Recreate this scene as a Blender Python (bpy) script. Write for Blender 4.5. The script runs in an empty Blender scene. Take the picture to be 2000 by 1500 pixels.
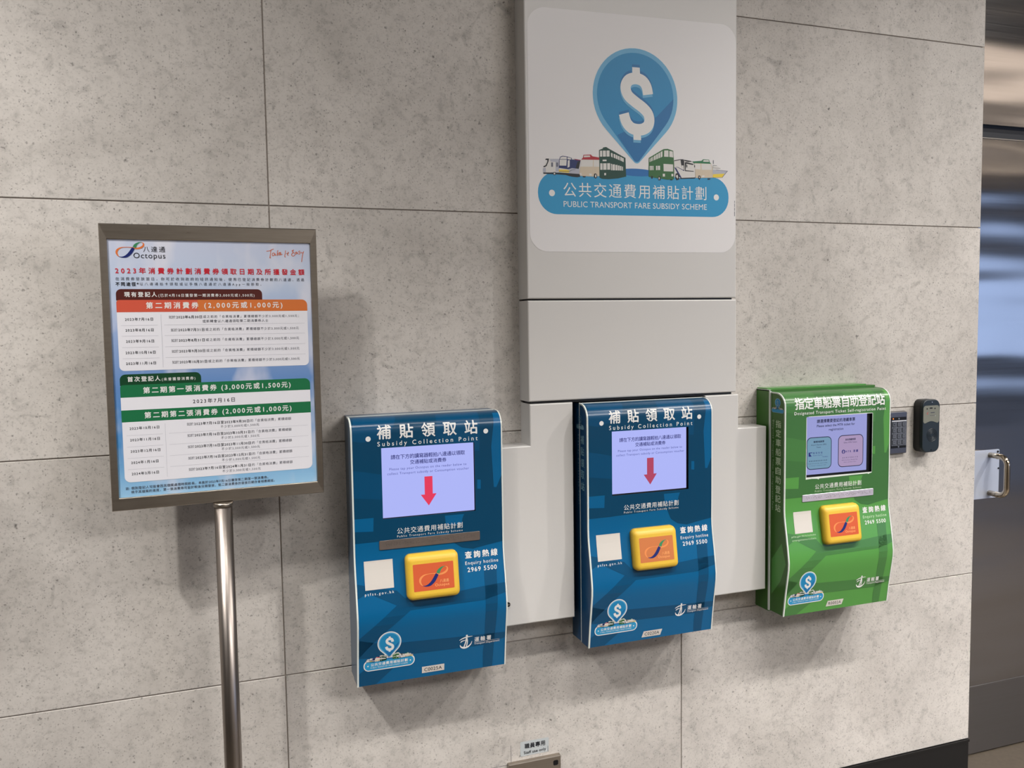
import bpy, bmesh, math, random
from mathutils import Vector, Matrix
from mathutils.geometry import tessellate_polygon

SC = bpy.context.scene
COL = SC.collection
PI = math.pi
FLOOR, CEIL = -1.69, 2.95          # heights in metres, measured from the photographer's eye level (z = 0)

# ------------------------------------------------------------------ camera, light, exposure
cam_d = bpy.data.cameras.new('camera')
cam = bpy.data.objects.new('camera', cam_d)
COL.objects.link(cam)
cam_d.sensor_width = 36.0
cam_d.sensor_fit = 'HORIZONTAL'
cam_d.lens = 29.846
cam_d.clip_start = 0.05
M = Matrix(((0.940957, 0.038393, -0.336342), (-0.338188, 0.062196, -0.939021), (-0.015133, 0.997325, 0.071508))).to_4x4()
M.translation = (0, -2.24, 0)
cam.matrix_world = M
SC.camera = cam

SC.view_settings.view_transform = 'Standard'
SC.view_settings.look = 'None'
SC.view_settings.exposure = 0.24
SC.view_settings.gamma = 1.0
SC.view_settings.use_curve_mapping = False

world = bpy.data.worlds.new('world')
SC.world = world
world.use_nodes = True
world.node_tree.nodes['Background'].inputs[0].default_value = (0.80, 0.86, 1.0, 1)
world.node_tree.nodes['Background'].inputs[1].default_value = 0.30


def area(name, loc, target, sx, sy, power, col, spread=180.0):
    l = bpy.data.lights.new(name, 'AREA')
    l.shape = 'RECTANGLE'
    l.size, l.size_y = sx, sy
    l.energy = power
    l.color = col
    l.spread = math.radians(spread)
    o = bpy.data.objects.new(name, l)
    COL.objects.link(o)
    o.location = loc
    d = (Vector(target) - Vector(loc)).normalized()
    x = Vector((1, 0, 0))
    z = -d
    y = z.cross(x).normalized()
    x = y.cross(z)
    m = Matrix((x, y, z)).transposed().to_4x4()
    m.translation = loc
    o.matrix_world = m
    return o


def spot(name, loc, target, power, col, size, blend, radius=0.06):
    l = bpy.data.lights.new(name, 'SPOT')
    l.energy = power
    l.color = col
    l.spot_size = math.radians(size)
    l.spot_blend = blend
    l.shadow_soft_size = radius
    o = bpy.data.objects.new(name, l)
    COL.objects.link(o)
    o.location = loc
    o.rotation_euler = (Vector(target) - Vector(loc)).to_track_quat('-Z', 'Y').to_euler()
    return o


WARM = (1.0, 0.96, 0.92)
# fluorescent line in the ceiling, parallel to the wall; the rest are added lights
area('ceiling_line_lamp', (3.3, -2.15, 2.85), (3.3, -1.7, -1.0), 5.6, 0.16, 120, WARM, 60)
area('ceiling_line_lamp', (-2.2, -2.15, 2.85), (-2.2, -1.0, 0.0), 4.0, 0.06, 25, WARM, 100)  # added strip lifting the brightness of the left wall
spot('added_spot', (-1.7, -2.0, 2.85), (-1.0, 0, -0.2), 90, WARM, 62, 0.8)  # added spots without fittings, balancing brightness across the wall
spot('added_spot', (-1.9, -1.8, 2.85), (-0.8, 0, -1.45), 400, WARM, 55, 0.8)
spot('added_spot', (3.4, -2.4, 2.85), (1.6, 0, -1.3), 230, WARM, 46, 0.9)
spot('added_spot', (5.1, -2.0, 2.85), (2.2, 0, -1.35), 330, WARM, 56, 0.9)
area('added_fill', (4.4, -5.6, 2.88), (4.4, -5.6, 0), 4.6, 1.6, 320, (1.0, 0.97, 0.95))  # added soft fill from over the passage


# ------------------------------------------------------------------ materials
def lin(c):
    c = c / 255.0
    return c / 12.92 if c <= 0.04045 else ((c + 0.055) / 1.055) ** 2.4


def rgb(r, g, b):
    return (lin(r), lin(g), lin(b), 1.0)


MATS = {}


def mat(name, col, rough=0.5, metal=0.0, spec=0.5, coat=0.0, emit=None, es=0.0, noise=0.0, nscale=30.0, bump=0.0):
    if name in MATS:
        return MATS[name]
    m = bpy.data.materials.new(name)
    m.use_nodes = True
    nt = m.node_tree
    p = nt.nodes['Principled BSDF']
    p.inputs['Base Color'].default_value = col
    p.inputs['Roughness'].default_value = rough
    p.inputs['Metallic'].default_value = metal
    p.inputs['Specular IOR Level'].default_value = spec
    p.inputs['Coat Weight'].default_value = coat
    p.inputs['Coat Roughness'].default_value = 0.08
    if emit:
        p.inputs['Emission Color'].default_value = emit
        p.inputs['Emission Strength'].default_value = es
    if noise > 0 or bump > 0:
        g = nt.nodes.new('ShaderNodeNewGeometry')
        n = nt.nodes.new('ShaderNodeTexNoise')
        n.inputs['Scale'].default_value = nscale
        n.inputs['Detail'].default_value = 5
        nt.links.new(g.outputs['Position'], n.inputs['Vector'])
        if noise > 0:
            mx = nt.nodes.new('ShaderNodeMix')
            mx.data_type = 'RGBA'
            mx.inputs[6].default_value = tuple(c * (1 - noise) for c in col[:3]) + (1,)
            mx.inputs[7].default_value = tuple(min(1, c * (1 + noise)) for c in col[:3]) + (1,)
            nt.links.new(n.outputs['Fac'], mx.inputs[0])
            nt.links.new(mx.outputs[2], p.inputs['Base Color'])
        if bump > 0:
            b = nt.nodes.new('ShaderNodeBump')
            b.inputs['Strength'].default_value = bump
            b.inputs['Distance'].default_value = 0.001
            nt.links.new(n.outputs['Fac'], b.inputs['Height'])
            nt.links.new(b.outputs['Normal'], p.inputs['Normal'])
    MATS[name] = m
    return m


def concrete():
    """Pale precast cement board: mottled tone, small dark pits, a few smears."""
    m = bpy.data.materials.new('precast_concrete')
    m.use_nodes = True
    nt = m.node_tree
    N, L = nt.nodes, nt.links
    p = N['Principled BSDF']
    p.inputs['Roughness'].default_value = 0.62
    p.inputs['Specular IOR Level'].default_value = 0.25
    geo = N.new('ShaderNodeNewGeometry')
    oi = N.new('ShaderNodeObjectInfo')
    off = N.new('ShaderNodeVectorMath')
    off.operation = 'MULTIPLY_ADD'
    L.new(oi.outputs['Random'], off.inputs[0])
    off.inputs[1].default_value = (7, 3, 5)
    L.new(geo.outputs['Position'], off.inputs[2])
    V = off.outputs[0]

    def noise(scale, det=4, dist=0.0, rough=0.55):
        n = N.new('ShaderNodeTexNoise')
        n.inputs['Scale'].default_value = scale
        n.inputs['Detail'].default_value = det
        n.inputs['Distortion'].default_value = dist
        n.inputs['Roughness'].default_value = rough
        L.new(V, n.inputs['Vector'])
        return n.outputs['Fac']

    def ramp(src, pts):
        r = N.new('ShaderNodeValToRGB')
        while len(r.color_ramp.elements) < len(pts):
            r.color_ramp.elements.new(0.5)
        for e, (pos, c) in zip(r.color_ramp.elements, pts):
            e.position = pos
            e.color = c if isinstance(c, tuple) else (c, c, c, 1)
        L.new(src, r.inputs[0])
        return r.outputs[0]

    def mul(a, b, fac=1.0):
        x = N.new('ShaderNodeMix')
        x.data_type = 'RGBA'
        x.blend_type = 'MULTIPLY'
        x.inputs[0].default_value = fac
        L.new(a, x.inputs[6])
        L.new(b, x.inputs[7])
        return x.outputs[2]

    base = ramp(noise(3.2, 6, 0.6), [(0.30, rgb(182, 177, 171)), (0.50, rgb(196, 191, 185)), (0.72, rgb(206, 201, 195))])
    fine = ramp(noise(38, 6, 0.4, 0.65), [(0.30, 0.76), (0.47, 0.96), (0.60, 1.0)])
    grain = ramp(noise(150, 3, 0.0, 0.7), [(0.32, 0.78), (0.46, 1.0)])
    c = mul(mul(base, fine), grain)

    def pits(scale, r, keep, dark):
        v = N.new('ShaderNodeTexVoronoi')
        v.inputs['Scale'].default_value = scale
        wob = N.new('ShaderNodeTexNoise')
        wob.inputs['Scale'].default_value = scale * 1.6
        L.new(V, wob.inputs['Vector'])
        add = N.new('ShaderNodeVectorMath')
        add.operation = 'MULTIPLY_ADD'
        L.new(wob.outputs['Color'], add.inputs[0])
        add.inputs[1].default_value = (0.9 / scale,) * 3
        L.new(V, add.inputs[2])
        L.new(add.outputs[0], v.inputs['Vector'])
        sep = N.new('ShaderNodeSeparateColor')
        L.new(v.outputs['Color'], sep.inputs[0])
        # the pit's own radius varies with its random colour; only some cells hold one
        k = N.new('ShaderNodeMath')
        k.operation = 'MULTIPLY_ADD'
        L.new(sep.outputs[0], k.inputs[0])
        k.inputs[1].default_value = r
        k.inputs[2].default_value = r * (keep - 1.0)
        lt = N.new('ShaderNodeMath')
        lt.operation = 'SUBTRACT'
        L.new(v.outputs['Distance'], lt.inputs[0])
        L.new(k.outputs[0], lt.inputs[1])
        return ramp(lt.outputs[0], [(0.0, dark), (0.11, 1.0)])

    c = mul(c, pits(80, 0.8, 0.22, 0.55))
    c = mul(c, pits(190, 0.9, 0.36, 0.66))
    c = mul(c, pits(30, 0.45, 0.09, 0.30))
    smear = ramp(noise(9, 7, 2.2, 0.6), [(0.30, 0.80), (0.38, 1.0)])
    c = mul(c, smear)
    tone = N.new('ShaderNodeMapRange')
    L.new(oi.outputs['Random'], tone.inputs[0])
    tone.inputs[3].default_value = 0.97
    tone.inputs[4].default_value = 1.03
    tv = N.new('ShaderNodeVectorMath')
    tv.operation = 'SCALE'
    L.new(c, tv.inputs[0])
    L.new(tone.outputs[0], tv.inputs[3])
    L.new(tv.outputs[0], p.inputs['Base Color'])
    b = N.new('ShaderNodeBump')
    b.inputs['Strength'].default_value = 0.25
    b.inputs['Distance'].default_value = 0.0015
    L.new(noise(60, 6), b.inputs['Height'])
    L.new(b.outputs[0], p.inputs['Normal'])
    return m


def steel(name, col, rough, wave=0.0, along='Z', streak=0.12):
    """Brushed stainless steel: fine streaks along one axis, optional sheet waviness."""
    m = bpy.data.materials.new(name)
    m.use_nodes = True
    nt = m.node_tree
    N, L = nt.nodes, nt.links
    p = N['Principled BSDF']
    p.inputs['Metallic'].default_value = 1.0
    p.inputs['Roughness'].default_value = rough
    geo = N.new('ShaderNodeNewGeometry')
    mp = N.new('ShaderNodeMapping')
    mp.inputs['Scale'].default_value = {'Z': (260, 260, 2.0), 'X': (2.0, 260, 260)}[along]
    L.new(geo.outputs['Position'], mp.inputs[0])
    n = N.new('ShaderNodeTexNoise')
    n.inputs['Scale'].default_value = 1.0
    n.inputs['Detail'].default_value = 4
    L.new(mp.outputs[0], n.inputs['Vector'])
    mx = N.new('ShaderNodeMix')
    mx.data_type = 'RGBA'
    mx.inputs[6].default_value = tuple(c * (1 - streak) for c in col[:3]) + (1,)
    mx.inputs[7].default_value = tuple(min(1, c * (1 + streak)) for c in col[:3]) + (1,)
    L.new(n.outputs['Fac'], mx.inputs[0])
    L.new(mx.outputs[2], p.inputs['Base Color'])
    mr = N.new('ShaderNodeMapRange')
    L.new(n.outputs['Fac'], mr.inputs[0])
    mr.inputs[3].default_value = rough * 0.8
    mr.inputs[4].default_value = rough * 1.25
    L.new(mr.outputs[0], p.inputs['Roughness'])
    if wave > 0:
        w = N.new('ShaderNodeTexNoise')
        w.inputs['Scale'].default_value = 2.2
        w.inputs['Detail'].default_value = 1
        m2 = N.new('ShaderNodeMapping')
        m2.inputs['Scale'].default_value = (0.35, 0.35, 2.4)
        L.new(geo.outputs['Position'], m2.inputs[0])
        L.new(m2.outputs[0], w.inputs['Vector'])
        b = N.new('ShaderNodeBump')
        b.inputs['Strength'].default_value = 1.0
        b.inputs['Distance'].default_value = wave
        L.new(w.outputs['Fac'], b.inputs['Height'])
        L.new(b.outputs[0], p.inputs['Normal'])
    MATS[name] = m
    return m


CONCRETE = concrete()
mat('mortar', rgb(158, 150, 143), 0.9)
mat('black_plinth', rgb(14, 14, 15), 0.35)
steel('door_steel', rgb(160, 158, 157), 0.14, 0.009, 'X', 0.04)
steel('kick_steel', rgb(140, 138, 138), 0.32, 0.0, 'X', 0.06)
steel('frame_steel', rgb(168, 160, 150), 0.30, 0.0, 'X', 0.10)
steel('pole_steel', rgb(150, 142, 136), 0.33, 0.0, 'Z', 0.12)
mat('dark_gap', rgb(22, 26, 32), 0.4)
mat('ceiling_paint', rgb(58, 57, 56), 0.9)
mat('reflection_band', rgb(150, 144, 134), 0.8)
mat('far_low', rgb(92, 92, 98), 0.7)
mat('floor_stone', rgb(74, 66, 56), 0.45, noise=0.35, nscale=55)
mat('far_wall', rgb(176, 170, 162), 0.8, noise=0.1, nscale=2)
mat('cladding_paint', rgb(202, 200, 197), 0.38, noise=0.02, nscale=3)
mat('vinyl_white', rgb(222, 220, 220), 0.42)
mat('reflected_glow', rgb(20, 24, 30), 0.1, emit=(0.46, 0.62, 1.0, 1), es=2.0)
mat('lamp_tube', rgb(240, 230, 215), 0.3, emit=(1.0, 0.86, 0.70, 1), es=4.0)
mat('panel_glow', rgb(240, 230, 215), 0.3, emit=(1.0, 0.90, 0.78, 1), es=0.9)
mat('reflection_glow', rgb(240, 230, 215), 0.3, emit=(1.0, 0.80, 0.62, 1), es=2.6)
mat('yellow_plastic', rgb(218, 178, 56), 0.42, noise=0.04, nscale=300, bump=0.15)
mat('screw_metal', rgb(190, 188, 184), 0.3, 1.0)
mat('black_plastic', rgb(20, 21, 23), 0.42)
mat('black_face', rgb(30, 40, 46), 0.38)
mat('braille_dark', rgb(108, 98, 92), 0.38, 0.3, noise=0.2, nscale=60)  # dark surroundings reflected in the plate are put into its base colour
mat('braille_light', rgb(198, 192, 206), 0.3, 0.3, noise=0.15, nscale=60)
mat('push_plate', rgb(196, 204, 220), 0.35, 0.35)
mat('keypad_steel', rgb(120, 120, 124), 0.35, 1.0)
mat('door_handle', rgb(205, 192, 172), 0.16, 1.0)

INK = {
    'white': (226, 226, 224), 'pwhite': (214, 212, 208), 'pgrey': (176, 178, 190), 'pgrey2': (96, 98, 112), 'black': (18, 20, 26),
    'navy': (22, 40, 96), 'maroon': (140, 24, 60), 'yellow': (228, 200, 60), 'cream': (204, 190, 168), 'red': (170, 24, 44),
    'dgreen': (8, 62, 50), 'bgreen': (44, 100, 50), 'bgreen2': (28, 112, 70), 'pin_rim': (104, 172, 210), 'pin': (28, 134, 186),
    'pin_dark': (18, 108, 166), 'banner': (44, 146, 194), 'ellipse': (22, 104, 172), 'pale_blue': (128, 196, 226),
    'ink_red': (196, 30, 48), 'brown': (78, 28, 22), 'orange_l': (202, 84, 62), 'orange_r': (206, 112, 52), 'ink': (24, 26, 34), 'ink_grey': (70, 72, 84),
    'green_tab': (8, 62, 34), 'green_bar': (22, 108, 66), 'sheet_white': (226, 226, 232), 'rule': (176, 178, 188), 'logo_orange': (214, 112, 52),
    'logo_green': (52, 130, 86), 'logo_navy': (16, 34, 104), 'handwriting': (206, 104, 62), 'label_orange': (200, 88, 50), 'label_amber': (196, 116, 66), 'loop_orange': (222, 138, 78),
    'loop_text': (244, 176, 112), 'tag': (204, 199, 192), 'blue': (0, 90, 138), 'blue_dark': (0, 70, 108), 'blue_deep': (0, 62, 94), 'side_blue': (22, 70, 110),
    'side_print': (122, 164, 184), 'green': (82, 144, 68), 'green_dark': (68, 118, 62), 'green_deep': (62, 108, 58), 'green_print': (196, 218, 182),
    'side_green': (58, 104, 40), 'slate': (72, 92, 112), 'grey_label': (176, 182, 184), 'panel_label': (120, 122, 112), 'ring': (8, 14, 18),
    'screw_dark': (10, 10, 10), 'key': (92, 96, 106), 'key_line': (40, 42, 50), 'led': (240, 110, 40), 'deep_black': (8, 9, 12), 'trim_white': (214, 220, 214),
    'braille_dot': (70, 66, 64), 'reflection_white': (206, 208, 216),
}
GLOSSY = {'blue', 'blue_dark', 'blue_deep', 'green', 'green_dark', 'green_deep', 'side_blue', 'side_green', 'slate', 'trim_white'}


def ink(n):
    if n in MATS:
        return MATS[n]
    if n in GLOSSY:
        return mat(n, rgb(*INK[n]), 0.28, spec=0.32, coat=0.12)
    return mat(n, rgb(*INK[n]), 0.45, spec=0.35)


def glow(n, c, s):
    return mat(n, rgb(10, 10, 12), 0.15, emit=tuple(lin(x) for x in c) + (1,), es=s * 0.82)


glow('screen_lilac', (176, 184, 250), 1.0)
glow('screen_ink', (40, 44, 120), 0.9)
glow('screen_ink_soft', (76, 84, 160), 0.9)
glow('screen_red', (230, 60, 92), 1.0)
glow('screen_red_dim', (178, 70, 98), 1.0)
glow('screen_lilac_dim', (160, 164, 222), 0.92)
glow('screen_black', (34, 38, 70), 0.8)
glow('screen_box_blue', (122, 160, 186), 0.9)
glow('screen_box_pink', (178, 156, 194), 0.9)
glow('screen_box_line', (28, 32, 62), 0.8)


# ------------------------------------------------------------------ object helpers
def wloc(o):
    v = Vector((0, 0, 0))
    while o is not None:
        v += o.location
        o = o.parent
    return v


def link(name, me, mats, parent=None, smooth=False):
    """me is written in world coordinates; the object takes its parent's place"""
    o = bpy.data.objects.new(name, me)
    COL.objects.link(o)
    for m in mats:
        me.materials.append(m if not isinstance(m, str) else (MATS.get(m) or ink(m)))
    if parent is not None:
        o.parent = parent
        me.transform(Matrix.Translation(-wloc(parent)))
    if smooth:
        for p in me.polygons:
            p.use_smooth = True
    return o


def tag(o, label=None, cat=None, group=None, kind=None):
    if label:
        o['label'] = label
    if cat:
        o['category'] = cat
    if group:
        o['group'] = group
    if kind:
        o['kind'] = kind
    return o


def thing(name, loc, label, cat, group=None):
    o = bpy.data.objects.new(name, None)
    COL.objects.link(o)
    o.location = loc
    o.empty_display_size = 0.05
    return tag(o, label, cat, group)


def finish(bm, name, mats, parent=None, bevel=0.0, seg=2, smooth=False):
    if bevel > 0:
        bmesh.ops.bevel(bm, geom=[e for e in bm.edges], offset=bevel, segments=seg, affect='EDGES', profile=0.5, clamp_overlap=True)
    bmesh.ops.recalc_face_normals(bm, faces=bm.faces)
    me = bpy.data.meshes.new(name)
    bm.to_mesh(me)
    bm.free()
    return link(name, me, mats, parent, smooth)


def add_box(bm, x0, x1, y0, y1, z0, z1, mi=0):
    vs = [bm.verts.new((x, y, z)) for x in (x0, x1) for y in (y0, y1) for z in (z0, z1)]
    for f in ((0, 1, 3, 2), (4, 6, 7, 5), (0, 4, 5, 1), (2, 3, 7, 6), (0, 2, 6, 4), (1, 5, 7, 3)):
        bm.faces.new([vs[i] for i in f]).material_index = mi


def box(name, x0, x1, y0, y1, z0, z1, m, parent=None, bevel=0.0, seg=2):
    bm = bmesh.new()
    add_box(bm, x0, x1, y0, y1, z0, z1)
    return finish(bm, name, [m], parent, bevel, seg)


def add_cyl(bm, c, r, h, axis='Y', seg=20, mi=0, r2=None):
    """solid cylinder from c along +axis for h"""
    r2 = r if r2 is None else r2
    a, b = [], []
    for i in range(seg):
        t = 2 * PI * i / seg
        ca, sa = math.cos(t), math.sin(t)
        if axis == 'Y':
            a.append(bm.verts.new((c[0] + r * ca, c[1], c[2] + r * sa)))
            b.append(bm.verts.new((c[0] + r2 * ca, c[1] + h, c[2] + r2 * sa)))
        else:
            a.append(bm.verts.new((c[0] + r * ca, c[1] + r * sa, c[2])))
            b.append(bm.verts.new((c[0] + r2 * ca, c[1] + r2 * sa, c[2] + h)))
    for i in range(seg):
        j = (i + 1) % seg
        f = bm.faces.new((a[i], a[j], b[j], b[i]))
        f.material_index = mi
        f.smooth = True
    bm.faces.new(a).material_index = mi
    bm.faces.new(b).material_index = mi


def rr_pts(x0, x1, z0, z1, r, n=6):
    """rounded rectangle, corner radius r (one value or four: bl, br, tr, tl)"""
    rs = r if isinstance(r, (tuple, list)) else (r,) * 4
    out = []
    for (cx, cz, a0), rr in zip(((x0, z0, PI), (x1, z0, 1.5 * PI), (x1, z1, 0), (x0, z1, 0.5 * PI)), rs):
        if rr <= 0:
            out.append((cx, cz))
            continue
        px = cx + rr if cx == x0 else cx - rr
        pz = cz + rr if cz == z0 else cz - rr
        for i in range(n + 1):
            t = a0 + 0.5 * PI * i / n
            out.append((px + rr * math.cos(t), pz + rr * math.sin(t)))
    return out


def loft(bm, loops, cap0=True, cap1=True, mi=0, smooth=False):
    rings = [[bm.verts.new(p) for p in l] for l in loops]
    n = len(rings[0])
    for a, b in zip(rings, rings[1:]):
        for i in range(n):
            j = (i + 1) % n
            f = bm.faces.new((a[i], a[j], b[j], b[i]))
            f.material_index = mi
            f.smooth = smooth
    if cap0:
        bm.faces.new(rings[0]).material_index = mi
    if cap1:
        bm.faces.new(rings[-1]).material_index = mi


def slab(name, x0, x1, z0, z1, r, y_back, y_front, m, parent=None, edge=0.001, taper=0.0):
    """plate with rounded corners and a softened front edge"""
    bm = bmesh.new()

    def lp(y, ins):
        rr = tuple(max(0.0003, q - ins) for q in (r if isinstance(r, (tuple, list)) else (r,) * 4))
        return [(x, y, z) for x, z in rr_pts(x0 + ins, x1 - ins, z0 + ins, z1 - ins, rr)]
    loft(bm, [lp(y_back, 0), lp(y_front + edge, taper), lp(y_front + edge * 0.3, taper + edge * 0.3), lp(y_front, taper + edge)])
    return finish(bm, name, [m], parent)


def tube(bm, pts, r, seg=14, mi=0):
    """round bar along a polyline"""
    pts = [Vector(p) for p in pts]
    rings = []
    prev = None
    for i, p in enumerate(pts):
        a = pts[max(0, i - 1)]
        b = pts[min(len(pts) - 1, i + 1)]
        d = (b - a).normalized()
        ref = prev if prev is not None else (Vector((0, 0, 1)) if abs(d.z) < 0.9 else Vector((1, 0, 0)))
        s = d.cross(ref).normalized()
        u = s.cross(d).normalized()
        prev = u
        rings.append([p + s * r * math.cos(2 * PI * k / seg) + u * r * math.sin(2 * PI * k / seg) for k in range(seg)])
    loft(bm, rings, smooth=True, mi=mi)


def bez(pts, n=6):
    """Catmull-Rom through points (tuples of any length)"""
    out = []
    P = [pts[0]] + list(pts) + [pts[-1]]
    for i in range(1, len(P) - 2):
        p0, p1, p2, p3 = P[i - 1], P[i], P[i + 1], P[i + 2]
        for k in range(n):
            t = k / n
            out.append(tuple(0.5 * (2 * b + (c - a) * t + (2 * a - 5 * b + 4 * c - d) * t * t + (3 * b - a - 3 * c + d) * t ** 3)
                             for a, b, c, d in zip(p0, p1, p2, p3)))
    out.append(tuple(pts[-1]))
    return out


# ------------------------------------------------------------------ flat print: shapes and lettering laid on real surfaces
def text_mesh(s, bold, track, res):
    cu = bpy.data.curves.new('t', 'FONT')
    cu.body = s
    cu.offset = bold
    cu.space_character = track
    cu.resolution_u = res
    ob = bpy.data.objects.new('t', cu)
    me = ob.to_mesh()
    V = [(v.co.x, v.co.y) for v in me.vertices]
    F = [tuple(p.vertices) for p in me.polygons]
    ob.to_mesh_clear()
    bpy.data.objects.remove(ob)
    bpy.data.curves.remove(cu)
    return V, F


CAPH = {}


def is_cjk(s):
    return any(ord(c) > 0x2E80 for c in s)


class Sheet:
    """Collects printed shapes in surface coordinates (u, v) with a layer number; fn maps (u, v, lift) to a point in space."""

    def __init__(self, fn, lift=0.0002):
        self.fn, self.lift = fn, lift
        self.v, self.f, self.mats = [], [], []

    def mi(self, m):
        if m not in self.mats:
            self.mats.append(m)
        return self.mats.index(m)

    def poly(self, m, pts, layer=1):
        pts = [tuple(p) for p in pts]
        b = len(self.v)
        self.v += [(x, z, layer) for x, z in pts]
        i = self.mi(m)
        for t in tessellate_polygon([[Vector((x, z, 0)) for x, z in pts]]):
            self.f.append((tuple(b + k for k in t), i))

    def rect(self, m, x0, x1, z0, z1, layer=1, r=0.0):
        self.poly(m, rr_pts(x0, x1, z0, z1, r, 5) if r else [(x0, z0), (x1, z0), (x1, z1), (x0, z1)], layer)

    def disc(self, m, x, z, rx, layer=1, rz=None, n=24):
        rz = rz or rx
        self.poly(m, [(x + rx * math.cos(2 * PI * i / n), z + rz * math.sin(2 * PI * i / n)) for i in range(n)], layer)

    def ribbon(self, m, pts, layer=1, w=None, smooth=5):
        """pts: (u, v) with fixed width w, or (u, v, width)"""
        q = [(p[0], p[1], p[2] if len(p) > 2 else w) for p in pts]
        if smooth:
            q = bez(q, smooth)
        b = len(self.v)
        for i, p in enumerate(q):
            a, c = q[max(0, i - 1)], q[min(len(q) - 1, i + 1)]
            dx, dz = c[0] - a[0], c[1] - a[1]
            l = math.hypot(dx, dz) or 1
            nx, nz = -dz / l * p[2] / 2, dx / l * p[2] / 2
            self.v += [(p[0] + nx, p[1] + nz, layer), (p[0] - nx, p[1] - nz, layer)]
        i = self.mi(m)
        for k in range(len(q) - 1):
            self.f.append(((b + 2 * k, b + 2 * k + 1, b + 2 * k + 3, b + 2 * k + 2), i))

    def text(self, m, s, p0, p1, h, layer=2, bold=0.0, res=3, vertical=False, fixed=None):
        """p0, p1: left and right end of the line (baseline for Latin, glyph bottom for Chinese); h: cap height or glyph height"""
        cj = is_cjk(s)
        W = math.hypot(p1[0] - p0[0], p1[1] - p0[1])
        V, F = text_mesh(s, 0.0, 1.0, res)
        if not V:
            return
        if cj:
            z0 = min(y for x, y in V)
            hh = max(y for x, y in V) - z0
        else:
            if 0 not in CAPH:
                a, _ = text_mesh('H', 0.0, 1.0, 2)
                CAPH[0] = (min(y for x, y in a), max(y for x, y in a))
            z0 = CAPH[0][0]
            hh = CAPH[0][1] - z0
        sy = h / hh
        w1 = max(x for x, y in V) - min(x for x, y in V)
        sx = sy
        if len(s) > 1:
            V2, _ = text_mesh(s, 0.0, 1.5, 1)
            w2 = max(x for x, y in V2) - min(x for x, y in V2)
            tr = 1.0 + 0.5 * (W / sy - w1) / max(1e-6, w2 - w1)
            tr = max(0.93, min(2.6, tr)) if fixed is None else fixed
            if abs(tr - 1) > 0.01:
                V, F = text_mesh(s, 0.0, tr, res)
                w1 = max(x for x, y in V) - min(x for x, y in V)
        sx = W / w1
        x0 = min(x for x, y in V)
        ux, uz = (p1[0] - p0[0]) / W, (p1[1] - p0[1]) / W
        # heavier strokes: the same glyphs set again, shifted by a fraction of the stroke width
        shifts = [(0, 0)] if bold < 0.006 else [(bold, 0), (-bold, 0), (0, bold), (0, -bold)]
        i = self.mi(m)
        for n, (dx, dy) in enumerate(shifts):
            b = len(self.v)
            for x, y in V:
                a, c = (x - x0 + dx) * sx, (y - z0 + dy) * sy
                self.v.append((p0[0] + a * ux - c * uz, p0[1] + a * uz + c * ux, layer + 0.2 * n))
            for f in F:
                self.f.append((tuple(b + k for k in f), i))

    def build(self, name, parent, levels=None):
        me = bpy.data.meshes.new(name)
        if levels:
            bm = bmesh.new()
            vs = [bm.verts.new((u, l, v)) for u, v, l in self.v]
            for f, i in self.f:
                try:
                    bm.faces.new([vs[k] for k in f]).material_index = i
                except ValueError:
                    pass
            for z in levels:
                bmesh.ops.bisect_plane(bm, geom=bm.verts[:] + bm.edges[:] + bm.faces[:], plane_co=(0, 0, z), plane_no=(0, 0, 1), dist=1e-7)
            for v in bm.verts:
                v.co = self.fn(v.co.x, v.co.z, v.co.y * self.lift)
            bm.to_mesh(me)
            bm.free()
        else:
            me.from_pydata([self.fn(u, v, l * self.lift) for u, v, l in self.v], [], [f for f, i in self.f])
            for p, (f, i) in zip(me.polygons, self.f):
                p.material_index = i
        return link(name, me, self.mats, parent)


# ------------------------------------------------------------------ the room
JX = [-4.584, -3.398, -2.212, -1.026, 0.160, 1.346, 2.530]
JZ = [-1.5187 + 0.6075 * k for k in range(8)]
JZ[-1] = CEIL
G = 0.0015
wall = box('wall_back', -4.6, 2.524, 0.0035, 0.16, FLOOR, CEIL, 'mortar')
tag(wall, 'pale speckled precast concrete panel wall behind the terminals', kind='structure')
for i in range(len(JX) - 1):
    for k in range(len(JZ) - 1):
        bm = bmesh.new()
        x1 = JX[i + 1] - (G if i < len(JX) - 2 else 0)
        x0 = JX[i] + G
        z0, z1 = JZ[k] + G, JZ[k + 1] - G
        loft(bm, [[(x0, .0045, z0), (x1, .0045, z0), (x1, .0045, z1), (x0, .0045, z1)],
                  [(x0, .001, z0), (x1, .001, z0), (x1, .001, z1), (x0, .001, z1)],
                  [(x0 + .001, 0, z0 + .001), (x1 - .001, 0, z0 + .001), (x1 - .001, 0, z1 - .001), (x0 + .001, 0, z1 - .001)]])
        finish(bm, 'wall_panel', [CONCRETE], wall)
box('end_return', 2.512, 2.530, 0.0121, 0.16, -1.5187, CEIL, CONCRETE, wall)
# saw cuts of the small access flap left of the steel cover
sc = Sheet(lambda u, v, d: (u, -0.0002 - d, v))
sc.rect('ink_grey', 0.7816, 0.7826, -1.2690, -1.2175)
sc.rect('ink_grey', 0.66, 0.7720, -1.2739, -1.2729)
sc.build('saw_cut', wall)

skirt = box('baseboard_back', -4.6, 2.528, -0.004, 0.010, FLOOR, -1.528, 'black_plinth', None, 0.0015)
tag(skirt, 'glossy black plinth along the foot of the concrete wall', kind='structure')
box('top_strip', -4.6, 2.529, -0.007, 0.011, -1.5275, -1.5192, 'black_plinth', skirt)

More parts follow.
